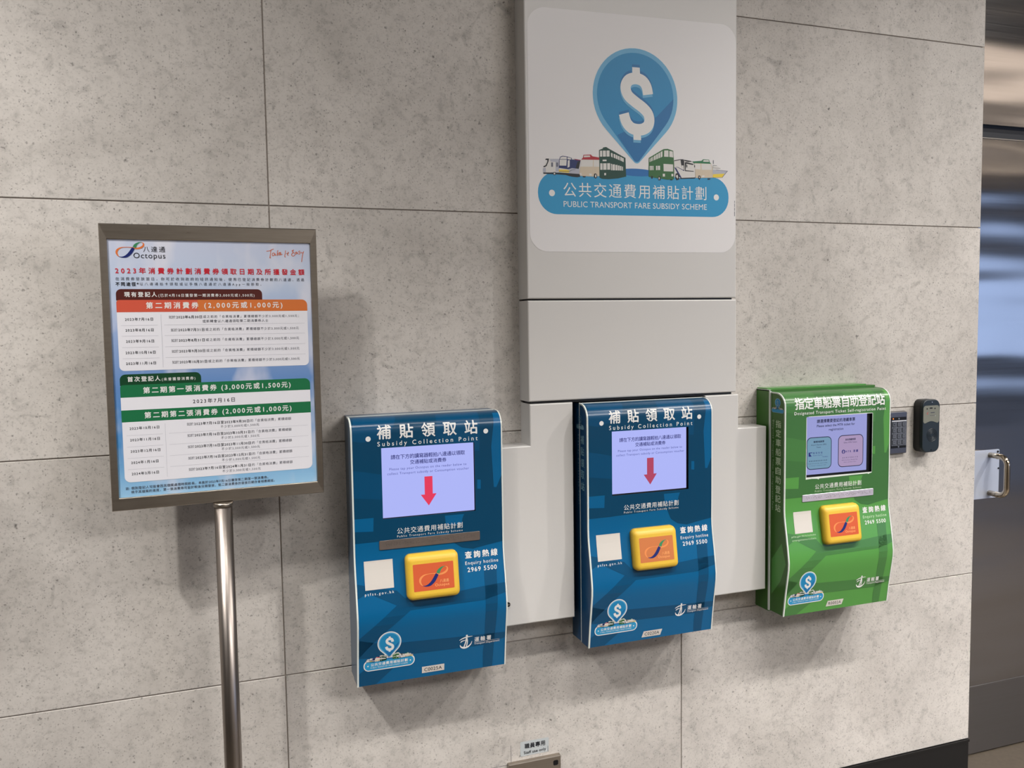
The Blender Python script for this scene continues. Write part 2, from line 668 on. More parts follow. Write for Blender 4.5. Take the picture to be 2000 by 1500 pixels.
fl = box('floor', -6.0, 17.0, -9.0, 0.5, FLOOR - 0.1, FLOOR, 'floor_stone')
tag(fl, 'dark brown speckled stone floor', kind='structure')
ce = box('ceiling', -6.0, 17.0, -9.0, 0.5, CEIL, CEIL + 0.1, 'ceiling_paint')
tag(ce, 'grey ceiling over the passage', kind='structure')
wf = bmesh.new()
add_box(wf, -6, 8.0, -9.1, -9.0, FLOOR, CEIL)
add_box(wf, 17.0, 17.1, -9.0, 0.5, FLOOR, CEIL)
add_box(wf, 8.0, 17.0, -9.1, -9.0, 1.25, CEIL, 1)  # dark, pale and grey bands added here for the steel door to reflect
add_box(wf, 8.0, 17.0, -9.0, -8.85, 1.95, 2.30, 2)
add_box(wf, 8.0, 17.0, -9.1, -9.0, FLOOR, -0.95, 3)
wfo = finish(wf, 'wall_front', ['far_wall', 'dark_gap', 'reflection_band', 'far_low'])
tag(wfo, 'far wall of the passage, its right bands added for the door reflection', kind='structure')
added_panel = box('added_glow_panel', 8.0, 17.0, -9.08, -9.06, -0.95, 1.25, 'reflected_glow')  # added unseen glowing panel that gives the door its blue reflection
tag(added_panel, 'long glowing panel added in the far wall for the door to reflect', kind='structure')
for x in (8.0, 11.0, 14.0, 16.9):
    box('added_panel_bar', x, x + 0.08, -9.05, -8.98, -0.95, 1.25, 'dark_gap', added_panel)
wl = box('wall_left', -6.1, -6.0, -9.0, 0.5, FLOOR, CEIL, 'far_wall')
tag(wl, 'plain wall closing the passage on the left', kind='structure')

# steel door in the recess at the right
door = box('door_1', 2.531, 4.4, 0.150, 0.19, FLOOR + 0.004, 0.648, 'door_steel')
tag(door, 'brushed stainless steel service door in the recess beside the wall end', kind='structure')
kp = box('kick_plate', 2.60, 4.33, 0.1475, 0.150, FLOOR + 0.006, -1.4165, 'kick_steel', door, 0.0008, 1)
ov = box('wall_right', 2.531, 4.4, 0.150, 0.19, 0.700, CEIL, 'door_steel')
tag(ov, 'stainless steel panel above the door', kind='structure')
tr = box('trim_1', 2.531, 4.4, 0.172, 0.19, 0.6482, 0.6998, 'dark_gap')
tag(tr, 'dark recessed shadow gap between the door and the steel panel above', kind='structure')
box('light_edge', 2.531, 4.4, 0.1465, 0.171, 0.6484, 0.6515, 'frame_steel', tr)
box('door_jamb', 4.4, 4.6, 0.0, 0.19, FLOOR, CEIL, CONCRETE, wall)
pl = slab('push_plate', 2.668, 2.818, -0.6896, -0.5053, 0.004, 0.150, 0.1465, 'push_plate', door, 0.0006)
pl['label'] = 'pale satin push plate behind the pull handle'
for x, z, r_ in ((2.677, -0.514, .0042), (2.809, -0.514, .0042), (2.677, -0.681, .0042), (2.809, -0.681, .0042), (2.8135, -0.578, .003)):
    bm = bmesh.new()
    add_cyl(bm, (x, 0.1445, z), r_, 0.003, 'Y', 12)
    finish(bm, 'screw', ['screw_dark'], pl)
bm = bmesh.new()
zt, zb, yo, xh = -0.5245, -0.6695, 0.072, 2.770
rad = 0.030
pts = [(xh, 0.149, zt)] + [(xh, yo + rad - rad * math.sin(a), zt - rad + rad * math.cos(a)) for a in [i * PI / 16 for i in range(9)]]
pts += [(xh, yo + rad - rad * math.cos(a), zb + rad - rad * math.sin(a)) for a in [i * PI / 16 for i in range(9)]] + [(xh, 0.149, zb)]
tube(bm, pts, 0.0105, 18)
h = finish(bm, 'door_handle', ['door_handle'], door)
h['label'] = 'polished D-shaped pull handle'
for z in (zt, zb):
    bm = bmesh.new()
    add_cyl(bm, (xh, 0.112, z), 0.0112, 0.0025, 'Y', 18)
    finish(bm, 'joint_ring', ['screw_metal'], h)

# ceiling lamp fittings; all but the first are added, unseen, for fill and reflections
for nm, x0, x1, y, w, gl, lb in (
        ('line_lamp', 0.5, 6.1, -2.15, 0.16, 'lamp_tube', 'slim ceiling lamp running parallel to the concrete wall'),
        ('line_lamp', -4.2, -0.2, -2.15, 0.06, 'lamp_tube', 'added unseen slim lamp in line with the first, brightening the left wall'),
        ('fill_panel', 2.1, 6.7, -5.6, 1.60, 'panel_glow', 'added unseen fill panel on the right farther out over the passage'),
        ('reflection_panel', 7.2, 12.5, -5.5, 0.90, 'reflection_glow', 'added unseen warm panel at the far right, for the door reflection'),
        ('reflection_panel', 8.5, 16.5, -8.4, 0.45, 'reflection_glow', 'added unseen narrow warm strip along the far wall, for the door reflection')):
    t = thing(nm, ((x0 + x1) / 2, y, 2.915), lb, 'ceiling lamp')
    box('housing', x0, x1, y - w / 2 - .03, y + w / 2 + .03, 2.915, 2.949, 'ceiling_paint', t)
    box('diffuser', x0 + .02, x1 - .02, y - w / 2, y + w / 2, 2.905, 2.916, gl, t)

# ------------------------------------------------------------------ white metal cladding around the middle terminal
XL, XR = 0.826, 1.493
clad = thing('cladding', (1.16, 0, -0.838), 'white painted metal cladding rising behind the middle terminal, shouldered on each side', 'wall cladding')


def clad_panel(name, pts):
    bm = bmesh.new()
    n = len(pts)
    cx = []
    # inset outline for the folded front edge
    for i in range(n):
        a, b, c = Vector(pts[i - 1]), Vector(pts[i]), Vector(pts[(i + 1) % n])
        d1, d2 = (b - a).normalized(), (c - b).normalized()
        n1, n2 = Vector((-d1.y, d1.x)), Vector((-d2.y, d2.x))
        cx.append((n1 + n2) / (1 + n1.dot(n2)))

    def lp(y, k):
        return [(p[0] + m.x * k, y, p[1] + m.y * k) for p, m in zip(pts, cx)]
    loft(bm, [lp(-0.0005, 0), lp(-0.0665, 0), lp(-0.0690, 0.0008), lp(-0.0700, 0.0032)])
    bm.normal_update()
    bmesh.ops.triangulate(bm, faces=[f for f in bm.faces if len(f.verts) > 4], ngon_method='EAR_CLIP')
    return finish(bm, name, ['cladding_paint'], clad)


clad_panel('panel', [(XL, 0.0655), (XR - .0015, 0.0655), (XR - .0015, CEIL - .001), (XL, CEIL - .001)])
clad_panel('panel', [(XL, -0.2165), (XR, -0.2165), (XR, 0.0605), (XL, 0.0605)])
clad_panel('panel', [(0.737, -0.838), (0.957, -0.838), (0.957, -0.2235), (0.8275, -0.2235), (0.8275, -0.338), (0.737, -0.338)])
clad_panel('panel', [(1.386, -0.835), (1.603, -0.835), (1.603, -0.3265), (1.502, -0.3265), (1.502, -0.2235), (1.386, -0.2235)])
bm = bmesh.new()
add_box(bm, XL + .01, XR - .01, -0.060, -0.0005, -0.2234, -0.2167)
add_box(bm, XL + .01, XR - .01, -0.060, -0.0005, 0.0606, 0.0654)
finish(bm, 'joint_backing', ['dark_gap'], clad)
box('slot_shade', 0.958, 0.976, -0.030, -0.0004, -0.836, -0.225, 'deep_black', clad)  # black strip stands in for the deep shade inside the slot
bm = bmesh.new()
add_cyl(bm, (0.7545, -0.0760, -0.7745), 0.0062, 0.006, 'Y', 16)
add_box(bm, 0.7495, 0.7595, -0.0775, -0.0758, -0.7755, -0.7735, 1)
finish(bm, 'key_lock', ['black_plastic', 'screw_metal'], clad)


# ------------------------------------------------------------------ the scheme's emblem (pin with dollar sign, vehicles, banner)
VEHICLES = [
    ('pwhite', [(-0.2856, 0.1102), (-0.2862, 0.1207), (-0.2827, 0.1282), (-0.2737, 0.1446), (-0.2662, 0.1481), (-0.2370, 0.1483), (-0.2375, 0.1118)]),
    ('pgrey', [(-0.2649, 0.1469), (-0.2370, 0.1483), (-0.2374, 0.1143), (-0.2490, 0.1137), (-0.2487, 0.1397), (-0.2636, 0.1402)]),
    ('black', [(-0.2791, 0.1438), (-0.2764, 0.1476), (-0.2676, 0.1480), (-0.2697, 0.1387), (-0.2753, 0.1273), (-0.2834, 0.1239), (-0.2847, 0.1269), (-0.2779, 0.1297), (-0.2731, 0.1385), (-0.2724, 0.1441)]),
    ('black', [(-0.2856, 0.1102), (-0.2375, 0.1112), (-0.2375, 0.1068), (-0.2850, 0.1066)]),
    ('pgrey2', [(-0.2616, 0.1379), (-0.2562, 0.1381), (-0.2563, 0.1264), (-0.2618, 0.1261)]),
    ('pgrey2', [(-0.2467, 0.1380), (-0.2412, 0.1382), (-0.2414, 0.1271), (-0.2468, 0.1268)]),
    ('pgrey', [(-0.2862, 0.1207), (-0.2780, 0.1241), (-0.2775, 0.1106), (-0.2856, 0.1102)]),
    ('black', [(-0.2558, 0.1122), (-0.2490, 0.1125), (-0.2491, 0.1045), (-0.2559, 0.1042)]),
    ('pwhite', [(-0.2545, 0.1104), (-0.2504, 0.1106), (-0.2505, 0.1063), (-0.2546, 0.1061)]),
    ('navy', [(-0.2394, 0.1241), (-0.2384, 0.1439), (-0.2349, 0.1540), (-0.2274, 0.1569), (-0.2137, 0.1557), (-0.2000, 0.1521), (-0.2000, 0.1483), (-0.1737, 0.1465), (-0.1795, 0.1232), (-0.2003, 0.1222), (-0.2141, 0.1216)]),
    ('black', [(-0.1835, 0.1417), (-0.1744, 0.1465), (-0.1795, 0.1232), (-0.1892, 0.1252)]),
    ('maroon', [(-0.1959, 0.1504), (-0.1737, 0.1478), (-0.1737, 0.1462), (-0.1862, 0.1465)]),
    ('pwhite', [(-0.2364, 0.1465), (-0.2152, 0.1470), (-0.2167, 0.1308), (-0.2372, 0.1304)]),
    ('pwhite', [(-0.2343, 0.1522), (-0.2274, 0.1550), (-0.2151, 0.1544), (-0.2151, 0.1482), (-0.2350, 0.1478)]),
    ('pwhite', [(-0.2130, 0.1539), (-0.2020, 0.1514), (-0.2028, 0.1476), (-0.2131, 0.1483)]),
    ('pwhite', [(-0.2122, 0.1453), (-0.2062, 0.1462), (-0.2071, 0.1281), (-0.2133, 0.1253)]),
    ('pgrey', [(-0.2141, 0.1203), (-0.2003, 0.1247), (-0.1781, 0.1232), (-0.1769, 0.1095), (-0.2087, 0.1106), (-0.2388, 0.1117), (-0.2387, 0.1192)]),
    ('yellow', [(-0.2394, 0.1198), (-0.2168, 0.1202), (-0.2059, 0.1176), (-0.2101, 0.1118), (-0.2395, 0.1129)]),
    ('pgrey2', [(-0.2388, 0.1155), (-0.2086, 0.1162), (-0.2003, 0.1203), (-0.1893, 0.1215), (-0.1893, 0.1205), (-0.1996, 0.1192), (-0.2080, 0.1149), (-0.2388, 0.1141)]),
    ('black', [(-0.2443, 0.1109), (-0.2115, 0.1105), (-0.1783, 0.1095), (-0.1756, 0.1021), (-0.1839, 0.1005), (-0.2005, 0.1016), (-0.2088, 0.1031), (-0.2197, 0.1058), (-0.2444, 0.1065)]),
    ('cream', [(-0.1783, 0.1095), (-0.1738, 0.1372), (-0.1716, 0.1485), (-0.1149, 0.1501), (-0.1153, 0.1060), (-0.1350, 0.1038), (-0.1756, 0.1046)]),
    ('pwhite', [(-0.1767, 0.1295), (-0.1709, 0.1483), (-0.1360, 0.1497), (-0.1369, 0.1308)]),
    ('pwhite', [(-0.1339, 0.1498), (-0.1163, 0.1500), (-0.1165, 0.1311), (-0.1345, 0.1309)]),
    ('red', [(-0.1716, 0.1491), (-0.1660, 0.1551), (-0.1646, 0.1620), (-0.1429, 0.1637), (-0.1373, 0.1590), (-0.1148, 0.1564), (-0.1149, 0.1501)]),
    ('pwhite', [(-0.1632, 0.1602), (-0.1450, 0.1611), (-0.1444, 0.1568), (-0.1639, 0.1552)]),
    ('black', [(-0.1350, 0.1026), (-0.1335, 0.1115), (-0.1286, 0.1129), (-0.1244, 0.1093), (-0.1245, 0.1018), (-0.1294, 0.0984)]),
    ('pwhite', [(-0.1308, 0.1040), (-0.1300, 0.1097), (-0.1272, 0.1099), (-0.1266, 0.1042), (-0.1287, 0.1010)]),
    ('black', [(-0.1686, 0.1043), (-0.1588, 0.1041), (-0.1603, 0.1009), (-0.1672, 0.1009)]),
    ('pwhite', [(-0.1776, 0.1120), (-0.1727, 0.1128), (-0.1707, 0.1073), (-0.1749, 0.1052)]),
    ('pwhite', [(-0.1483, 0.1121), (-0.1406, 0.1118), (-0.1406, 0.1061), (-0.1483, 0.1064)]),
    ('dgreen', [(-0.1168, 0.1770), (-0.1061, 0.1814), (-0.1040, 0.1847), (-0.0948, 0.1862), (-0.0877, 0.1824), (-0.0356, 0.1585), (-0.0344, 0.1069), (-0.0597, 0.1014), (-0.0883, 0.0983), (-0.1097, 0.0986), (-0.1174, 0.1021)]),
    ('pwhite', [(-0.1147, 0.1753), (-0.1076, 0.1757), (-0.1077, 0.1593), (-0.1148, 0.1589)]),
    ('pwhite', [(-0.1055, 0.1758), (-0.0963, 0.1763), (-0.0964, 0.1599), (-0.1056, 0.1594)]),
    ('pwhite', [(-0.0941, 0.1764), (-0.0849, 0.1769), (-0.0850, 0.1604), (-0.0943, 0.1600)]),
    ('pwhite', [(-0.1143, 0.1407), (-0.1072, 0.1410), (-0.1073, 0.1234), (-0.1144, 0.1230)]),
    ('pwhite', [(-0.1053, 0.1411), (-0.0951, 0.1416), (-0.0953, 0.1239), (-0.1055, 0.1234)]),
    ('pwhite', [(-0.0930, 0.1417), (-0.0837, 0.1422), (-0.0839, 0.1244), (-0.0931, 0.1240)]),
    ('pwhite', [(-0.0807, 0.1708), (-0.0755, 0.1695), (-0.0756, 0.1578), (-0.0807, 0.1607)]),
    ('pwhite', [(-0.0724, 0.1684), (-0.0673, 0.1672), (-0.0673, 0.1556), (-0.0725, 0.1583)]),
    ('pwhite', [(-0.0657, 0.1660), (-0.0606, 0.1647), (-0.0606, 0.1534), (-0.0658, 0.1558)]),
    ('pwhite', [(-0.0593, 0.1635), (-0.0541, 0.1623), (-0.0542, 0.1512), (-0.0593, 0.1534)]),
    ('pwhite', [(-0.0521, 0.1611), (-0.0469, 0.1598), (-0.0470, 0.1490), (-0.0522, 0.1509)]),
    ('pwhite', [(-0.0464, 0.1586), (-0.0412, 0.1573), (-0.0413, 0.1468), (-0.0464, 0.1484)]),
    ('pwhite', [(-0.0812, 0.1406), (-0.0780, 0.1408), (-0.0782, 0.1231), (-0.0813, 0.1229)]),
    ('pwhite', [(-0.0766, 0.1392), (-0.0688, 0.1396), (-0.0689, 0.1232), (-0.0767, 0.1229)]),
    ('pwhite', [(-0.0673, 0.1380), (-0.0609, 0.1383), (-0.0610, 0.1233), (-0.0674, 0.1230)]),
    ('pwhite', [(-0.0595, 0.1367), (-0.0544, 0.1370), (-0.0545, 0.1234), (-0.0595, 0.1231)]),
    ('pwhite', [(-0.0530, 0.1354), (-0.0487, 0.1356), (-0.0488, 0.1234), (-0.0531, 0.1232)]),
    ('pwhite', [(-0.0468, 0.1340), (-0.0439, 0.1342), (-0.0440, 0.1233), (-0.0469, 0.1232)]),
    ('pwhite', [(-0.1067, 0.1511), (-0.0948, 0.1517), (-0.0948, 0.1473), (-0.1067, 0.1467)]),
    ('pwhite', [(-0.1024, 0.1147), (-0.0970, 0.1150), (-0.0971, 0.1087), (-0.1025, 0.1084)]),
    ('bgreen', [(0.0384, 0.1616), (0.0860, 0.1879), (0.0995, 0.1893), (0.1175, 0.1844), (0.1190, 0.1618), (0.1189, 0.1044), (0.0993, 0.1023), (0.0368, 0.1087)]),
    ('pwhite', [(0.0882, 0.1842), (0.1017, 0.1849), (0.1017, 0.1667), (0.0874, 0.1667)]),
    ('pwhite', [(0.1047, 0.1838), (0.1160, 0.1824), (0.1175, 0.1656), (0.1042, 0.1669)]),
    ('pwhite', [(0.0406, 0.1591), (0.0433, 0.1609), (0.0433, 0.1512), (0.0406, 0.1495)]),
    ('pwhite', [(0.0455, 0.1619), (0.0488, 0.1639), (0.0487, 0.1534), (0.0455, 0.1514)]),
    ('pwhite', [(0.0506, 0.1646), (0.0528, 0.1661), (0.0527, 0.1550), (0.0505, 0.1534)]),
    ('pwhite', [(0.0550, 0.1671), (0.0602, 0.1703), (0.0602, 0.1579), (0.0550, 0.1552)]),
    ('pwhite', [(0.0621, 0.1711), (0.0673, 0.1742), (0.0673, 0.1607), (0.0621, 0.1580)]),
    ('pwhite', [(0.0691, 0.1749), (0.0744, 0.1781), (0.0743, 0.1635), (0.0691, 0.1608)]),
    ('pwhite', [(0.0763, 0.1789), (0.0823, 0.1825), (0.0822, 0.1667), (0.0762, 0.1636)]),
    ('pwhite', [(0.0406, 0.1392), (0.0435, 0.1393), (0.0435, 0.1273), (0.0405, 0.1272)]),
    ('pwhite', [(0.0450, 0.1394), (0.0483, 0.1395), (0.0482, 0.1276), (0.0450, 0.1274)]),
    ('pwhite', [(0.0499, 0.1396), (0.0528, 0.1398), (0.0528, 0.1278), (0.0498, 0.1276)]),
    ('pwhite', [(0.0609, 0.1401), (0.0656, 0.1404), (0.0656, 0.1283), (0.0608, 0.1281)]),
    ('pwhite', [(0.0672, 0.1404), (0.0739, 0.1408), (0.0739, 0.1287), (0.0672, 0.1284)]),
    ('pwhite', [(0.0851, 0.1465), (0.1162, 0.1460), (0.1162, 0.1258), (0.0855, 0.1258)]),
    ('pwhite', [(0.0825, 0.1185), (0.0896, 0.1188), (0.0895, 0.1110), (0.0825, 0.1107)]),
    ('pwhite', [(0.1106, 0.1191), (0.1166, 0.1193), (0.1166, 0.1124), (0.1106, 0.1122)]),
    ('black', [(0.0449, 0.1110), (0.0501, 0.1112), (0.0500, 0.1041), (0.0449, 0.1039)]),
    ('black', [(0.0679, 0.1107), (0.0753, 0.1110), (0.0753, 0.1000), (0.0679, 0.0997)]),
    ('pwhite', [(0.0691, 0.1082), (0.0721, 0.1083), (0.0720, 0.1025), (0.0691, 0.1023)]),
    ('black', [(0.1068, 0.1033), (0.1143, 0.1036), (0.1143, 0.1014), (0.1068, 0.1011)]),
    ('pwhite', [(0.1197, 0.1559), (0.1386, 0.1608), (0.1508, 0.1614), (0.1798, 0.1543), (0.1890, 0.1416), (0.1890, 0.1100), (0.1416, 0.1074), (0.1204, 0.1097)]),
    ('black', [(0.1197, 0.1576), (0.1386, 0.1614), (0.1508, 0.1618), (0.1530, 0.1569), (0.1535, 0.1288), (0.1485, 0.1299), (0.1431, 0.1447), (0.1409, 0.1596), (0.1205, 0.1553)]),
    ('pwhite', [(0.1444, 0.1441), (0.1507, 0.1444), (0.1515, 0.1320), (0.1477, 0.1318)]),
    ('black', [(0.1546, 0.1531), (0.1599, 0.1546), (0.1828, 0.1499), (0.1828, 0.1466), (0.1599, 0.1494), (0.1576, 0.1310), (0.1844, 0.1296), (0.1844, 0.1276), (0.1553, 0.1282)]),
    ('black', [(0.1515, 0.1608), (0.1752, 0.1580), (0.1790, 0.1556), (0.1660, 0.1549), (0.1538, 0.1570)]),
    ('black', [(0.1602, 0.1468), (0.1632, 0.1469), (0.1632, 0.1391), (0.1602, 0.1389)]),
    ('navy', [(0.1197, 0.1384), (0.1265, 0.1361), (0.1439, 0.1094), (0.1416, 0.1080), (0.1355, 0.1117)]),
    ('navy', [(0.1204, 0.1391), (0.1325, 0.1390), (0.1530, 0.1301), (0.1523, 0.1284), (0.1325, 0.1374)]),
    ('black', [(0.1386, 0.1085), (0.1890, 0.1116), (0.1887, 0.1087), (0.1401, 0.1060)]),
    ('black', [(0.1226, 0.1098), (0.1242, 0.1203), (0.1310, 0.1219), (0.1363, 0.1156), (0.1355, 0.1038), (0.1279, 0.1019)]),
    ('pwhite', [(0.1257, 0.1112), (0.1272, 0.1172), (0.1310, 0.1167), (0.1325, 0.1102), (0.1302, 0.1062)]),
    ('cream', [(0.1859, 0.1520), (0.2432, 0.1534), (0.2479, 0.1364), (0.2487, 0.1125), (0.1905, 0.1101), (0.1890, 0.1390)]),
    ('pwhite', [(0.1867, 0.1507), (0.2067, 0.1510), (0.2075, 0.1346), (0.1890, 0.1350)]),
    ('pwhite', [(0.2098, 0.1511), (0.2416, 0.1520), (0.2456, 0.1350), (0.2106, 0.1340)]),
    ('bgreen2', [(0.1798, 0.1567), (0.2106, 0.1597), (0.2160, 0.1642), (0.2362, 0.1639), (0.2385, 0.1571), (0.2424, 0.1520), (0.1859, 0.1522)]),
    ('pwhite', [(0.2175, 0.1621), (0.2346, 0.1625), (0.2362, 0.1577), (0.2160, 0.1574)]),
    ('black', [(0.1859, 0.1461), (0.1887, 0.1462), (0.1887, 0.1403), (0.1859, 0.1401)]),
    ('black', [(0.1982, 0.1117), (0.1998, 0.1171), (0.2060, 0.1173), (0.2075, 0.1108), (0.2037, 0.1051)]),
    ('pwhite', [(0.2010, 0.1132), (0.2029, 0.1152), (0.2044, 0.1133), (0.2037, 0.1087)]),
    ('black', [(0.2308, 0.1098), (0.2394, 0.1102), (0.2394, 0.1071), (0.2308, 0.1068)]),
    ('pwhite', [(0.2114, 0.1176), (0.2199, 0.1186), (0.2207, 0.1140), (0.2122, 0.1123)]),
    ('pgrey', [(0.2479, 0.1364), (0.2999, 0.1334), (0.2810, 0.1139), (0.2495, 0.1132)]),
    ('yellow', [(0.2487, 0.1225), (0.2888, 0.1256), (0.2802, 0.1145), (0.2487, 0.1132)]),
    ('pwhite', [(0.2479, 0.1430), (0.2526, 0.1512), (0.2620, 0.1477), (0.2746, 0.1396), (0.2651, 0.1359), (0.2479, 0.1357)]),
    ('pgrey2', [(0.2999, 0.1337), (0.2810, 0.1136), (0.2791, 0.1138), (0.2967, 0.1327), (0.2589, 0.1349), (0.2589, 0.1358)]),
    ('pgrey2', [(0.2502, 0.1630), (0.2518, 0.1631), (0.2518, 0.1525), (0.2502, 0.1524)]),
    ('pgrey2', [(0.2479, 0.1417), (0.2746, 0.1405), (0.2746, 0.1395), (0.2479, 0.1404)]),
    ('pgrey2', [(0.2479, 0.1470), (0.2620, 0.1483), (0.2620, 0.1471), (0.2479, 0.1459)]),
]

CXE, CZE = 1.1629, 0.3000


def pin_outline(cx, cz, R, tipz, rt, n=40, grow=0.0, sx=1.0):
    """circle joined by tangents to a small rounded tip"""
    R, rt = R + grow, rt + grow
    d = cz - (tipz + rt - grow)
    al = math.acos((R - rt) / d)       # angle from the downward axis to the tangent point
    pts = []
    a0, a1 = -PI / 2 + al, 1.5 * PI - al
    for i in range(n + 1):
        a = a0 + (a1 - a0) * i / n
        pts.append((cx + R * sx * math.cos(a), cz + R * math.sin(a)))
    for i in range(9):
        a = a1 + (2 * al) * i / 8
        pts.append((cx + rt * sx * math.cos(a), cz - d + rt * math.sin(a)))
    return pts


S_PATH = [(1130, 832), (1117, 765), (1083, 715), (1022, 696), (962, 712), (930, 758), (929, 805), (952, 855), (1010, 903), (1080, 952),
          (1126, 1002), (1139, 1062), (1122, 1112), (1082, 1142), (1030, 1150), (974, 1137), (930, 1090), (907, 1014)]


def dollar(sh, m, T, k, layer, dx=0.0, dz=0.0):
    f = lambda x, y: T((x - 1022) * .000347 + .0012 + dx, .4091 - (y - 598) * .0003098 + dz)
    sh.ribbon(m, [f(*p) for p in S_PATH], layer, 0.0318 * k, 4)
    for a, b in ((598, 700), (1145, 1242)):
        sh.poly(m, [f(988, a), f(1057, a), f(1060, b), f(992, b)], layer + .5)


def emblem(sh, ox, oz, k, rot=0.0, outline=0.0, layer=1, text=True, mono=None):
    ca, sa = math.cos(rot), math.sin(rot)
    T = lambda x, z: (ox + k * (x * ca - z * sa), oz + k * (x * sa + z * ca))
    TT = lambda l: [T(*p) for p in l]
    c = (lambda n: mono.get(n, n)) if mono else (lambda n: n)
    if outline:
        g = outline / k
        sh.poly(c('white'), TT(rr_pts(-.302 - g, .302 + g, .0 - g, .118 + g, .055 + g, 8)), layer)
        sh.poly(c('white'), TT(pin_outline(0, .328, .133, .1445, .012, grow=g)), layer)
        sh.poly(c('white'), TT([(-.11, .11), (.19, .11), (.12, .175), (.06, .185), (.03, .165), (-.03, .165), (-.06, .175), (-.12, .17)]), layer)
        layer += 1
    # banner
    sh.poly(c('banner'), TT(rr_pts(-.302, .302, -.001, .1135, .055, 9)), layer)
    sh.disc(c('ellipse'), *T(0, .1195), .062 * k, layer + 1, .0105 * k)
    # pin: pale rim, mid-blue field, darker facet
    sh.poly(c('pin_rim'), TT(pin_outline(0, .328, .133, .1445, .012)), layer + 1)
    sh.poly(c('pin'), TT(pin_outline(0, .3295, .119, .1485, .0105, sx=1.01)), layer + 2)
    inner = pin_outline(0, .3295, .119, .1485, .0105, sx=1.01)
    fac = [(.1198, .329), (.0643, .2765), (-.0605, .2204)]
    tail = [p for p in inner if p[1] < .3295 and (p[0] > -.0605)]
    left = sorted([p for p in tail if p[0] <= 0], key=lambda p: -p[1])
    right = sorted([p for p in tail if p[0] > 0], key=lambda p: p[1])
    left = [p for p in left if p[1] < .222]
    sh.poly(c('pin_dark'), TT(fac + left + right), layer + 3)
    dollar(sh, c('pin_dark'), T, k, layer + 4, 0.0, .0075)
    dollar(sh, c('pin_rim'), T, k, layer + 5, -.001, -.0075)
    dollar(sh, c('white'), T, k, layer + 6)
    for i, (col, pts) in enumerate(VEHICLES):
        sh.poly(c(col), TT(pts), layer + 2 + i * 0.05)
    for x, z in ((-.2611, .0560), (.2600, .0560)):
        sh.disc(c('white'), *T(x, z), .0088 * k, layer + 2)
    if text:
        L = layer + 2
        sh.text(c('white'), '公共交通費用補貼計劃', T(-.2270, .0470), T(.2262, .0470), .0395 * k, L, 0.004 if k > .5 else .02, 5 if k > .5 else 2)
        sh.text(c('white'), 'PUBLIC TRANSPORT FARE SUBSIDY SCHEME', T(-.2272, .0195), T(.2275, .0195), .0155 * k, L, 0.0, 3 if k > .5 else 1)


poster = thing('scheme_poster', (1.163, -0.0703, 0.196), 'white vinyl poster with blue dollar pin, vehicles and banner on the upper cladding', 'poster')
bg = Sheet(lambda u, v, d: (u, -0.0702 - d, v))
bg.poly('vinyl_white', [(u, v + (u - 1.163) * (.022 if v > .5 else .008)) for u, v in rr_pts(0.8350, 1.4885, 0.1958, 0.8490, .052, 10)], 1)
bg.build('vinyl_sheet', poster)
em = Sheet(lambda u, v, d: (u, -0.0704 - d, v), 0.00012)
emblem(em, CXE, CZE - .0005, 1.0, .0119)
em.build('printed_emblem', poster)
sm = Sheet(lambda u, v, d: (u, -0.0704 - d, v))
for z0, z1 in ((.345, .351), (.333, .343), (.322, .331), (.306, .320)):
    sm.rect('ink_grey', 1.4845, 1.4862, z0, z1)
sm.build('imprint', poster)


# ------------------------------------------------------------------ card reader logo: a looped ribbon
def loop_logo(sh, cx, cz, k, cols, layer):
    """centred on the crossing; k metres per unit"""
    f = lambda l: [(cx + (x - 1145) * k, cz - (y - 950) * k, w * k) for x, y, w in l]
    o1, gr, nv = cols
    sh.ribbon(o1, f([(1160, 962, 34), (1060, 942, 18), (900, 942, 16), (790, 965, 34), (705, 1030, 56), (682, 1110, 52), (712, 1190, 30), (765, 1236, 8)]), layer)
    sh.ribbon(o1, f([(1370, 786, 5), (1425, 812, 26), (1432, 868, 44), (1385, 928, 52), (1290, 966, 48), (1200, 972, 40), (1120, 955, 26)]), layer)
    sh.ribbon(nv, f([(740, 1225, 4), (830, 1240, 30), (935, 1215, 72), (1030, 1140, 92), (1100, 1045, 94), (1150, 960, 84)]), layer + .3)
    sh.ribbon(gr, f([(1172, 950, 90), (1205, 880, 82), (1265, 822, 48), (1330, 790, 20), (1392, 785, 4)]), layer + .6)


# ------------------------------------------------------------------ the three terminals
LEV = [-0.2290 - 0.0390 * (i / 12) ** 1.5 for i in range(13)] + [-0.30, -0.3055, -0.4885, -0.52, -0.545, -0.56, -0.58, -0.60] + [-0.62 - 0.02 * i for i in range(15)]
CP = [(-.545, -.1155), (-.600, -.1165), (-.669, -.1285), (-.735, -.1385), (-.765, -.1375), (-.845, -.1240), (-.930, -.1125)]
CPS = bez([(a, b) for a, b in CP], 10)


def face_y(z):
    if z > -0.229:
        return -0.075
    if z > -0.268:
        t = (-0.229 - z) / 0.039
        return -0.075 - 0.041 * math.sqrt(max(0, 1 - (1 - t) ** 2))
    if z > -0.545:
        return -0.116 + 0.0005 * max(0, (-0.5 - z) / 0.045)
    for a, b in zip(CPS, CPS[1:]):
        if z >= b[0]:
            return a[1] + (b[1] - a[1]) * (z - a[0]) / (b[0] - a[0])
    return CPS[-1][1]


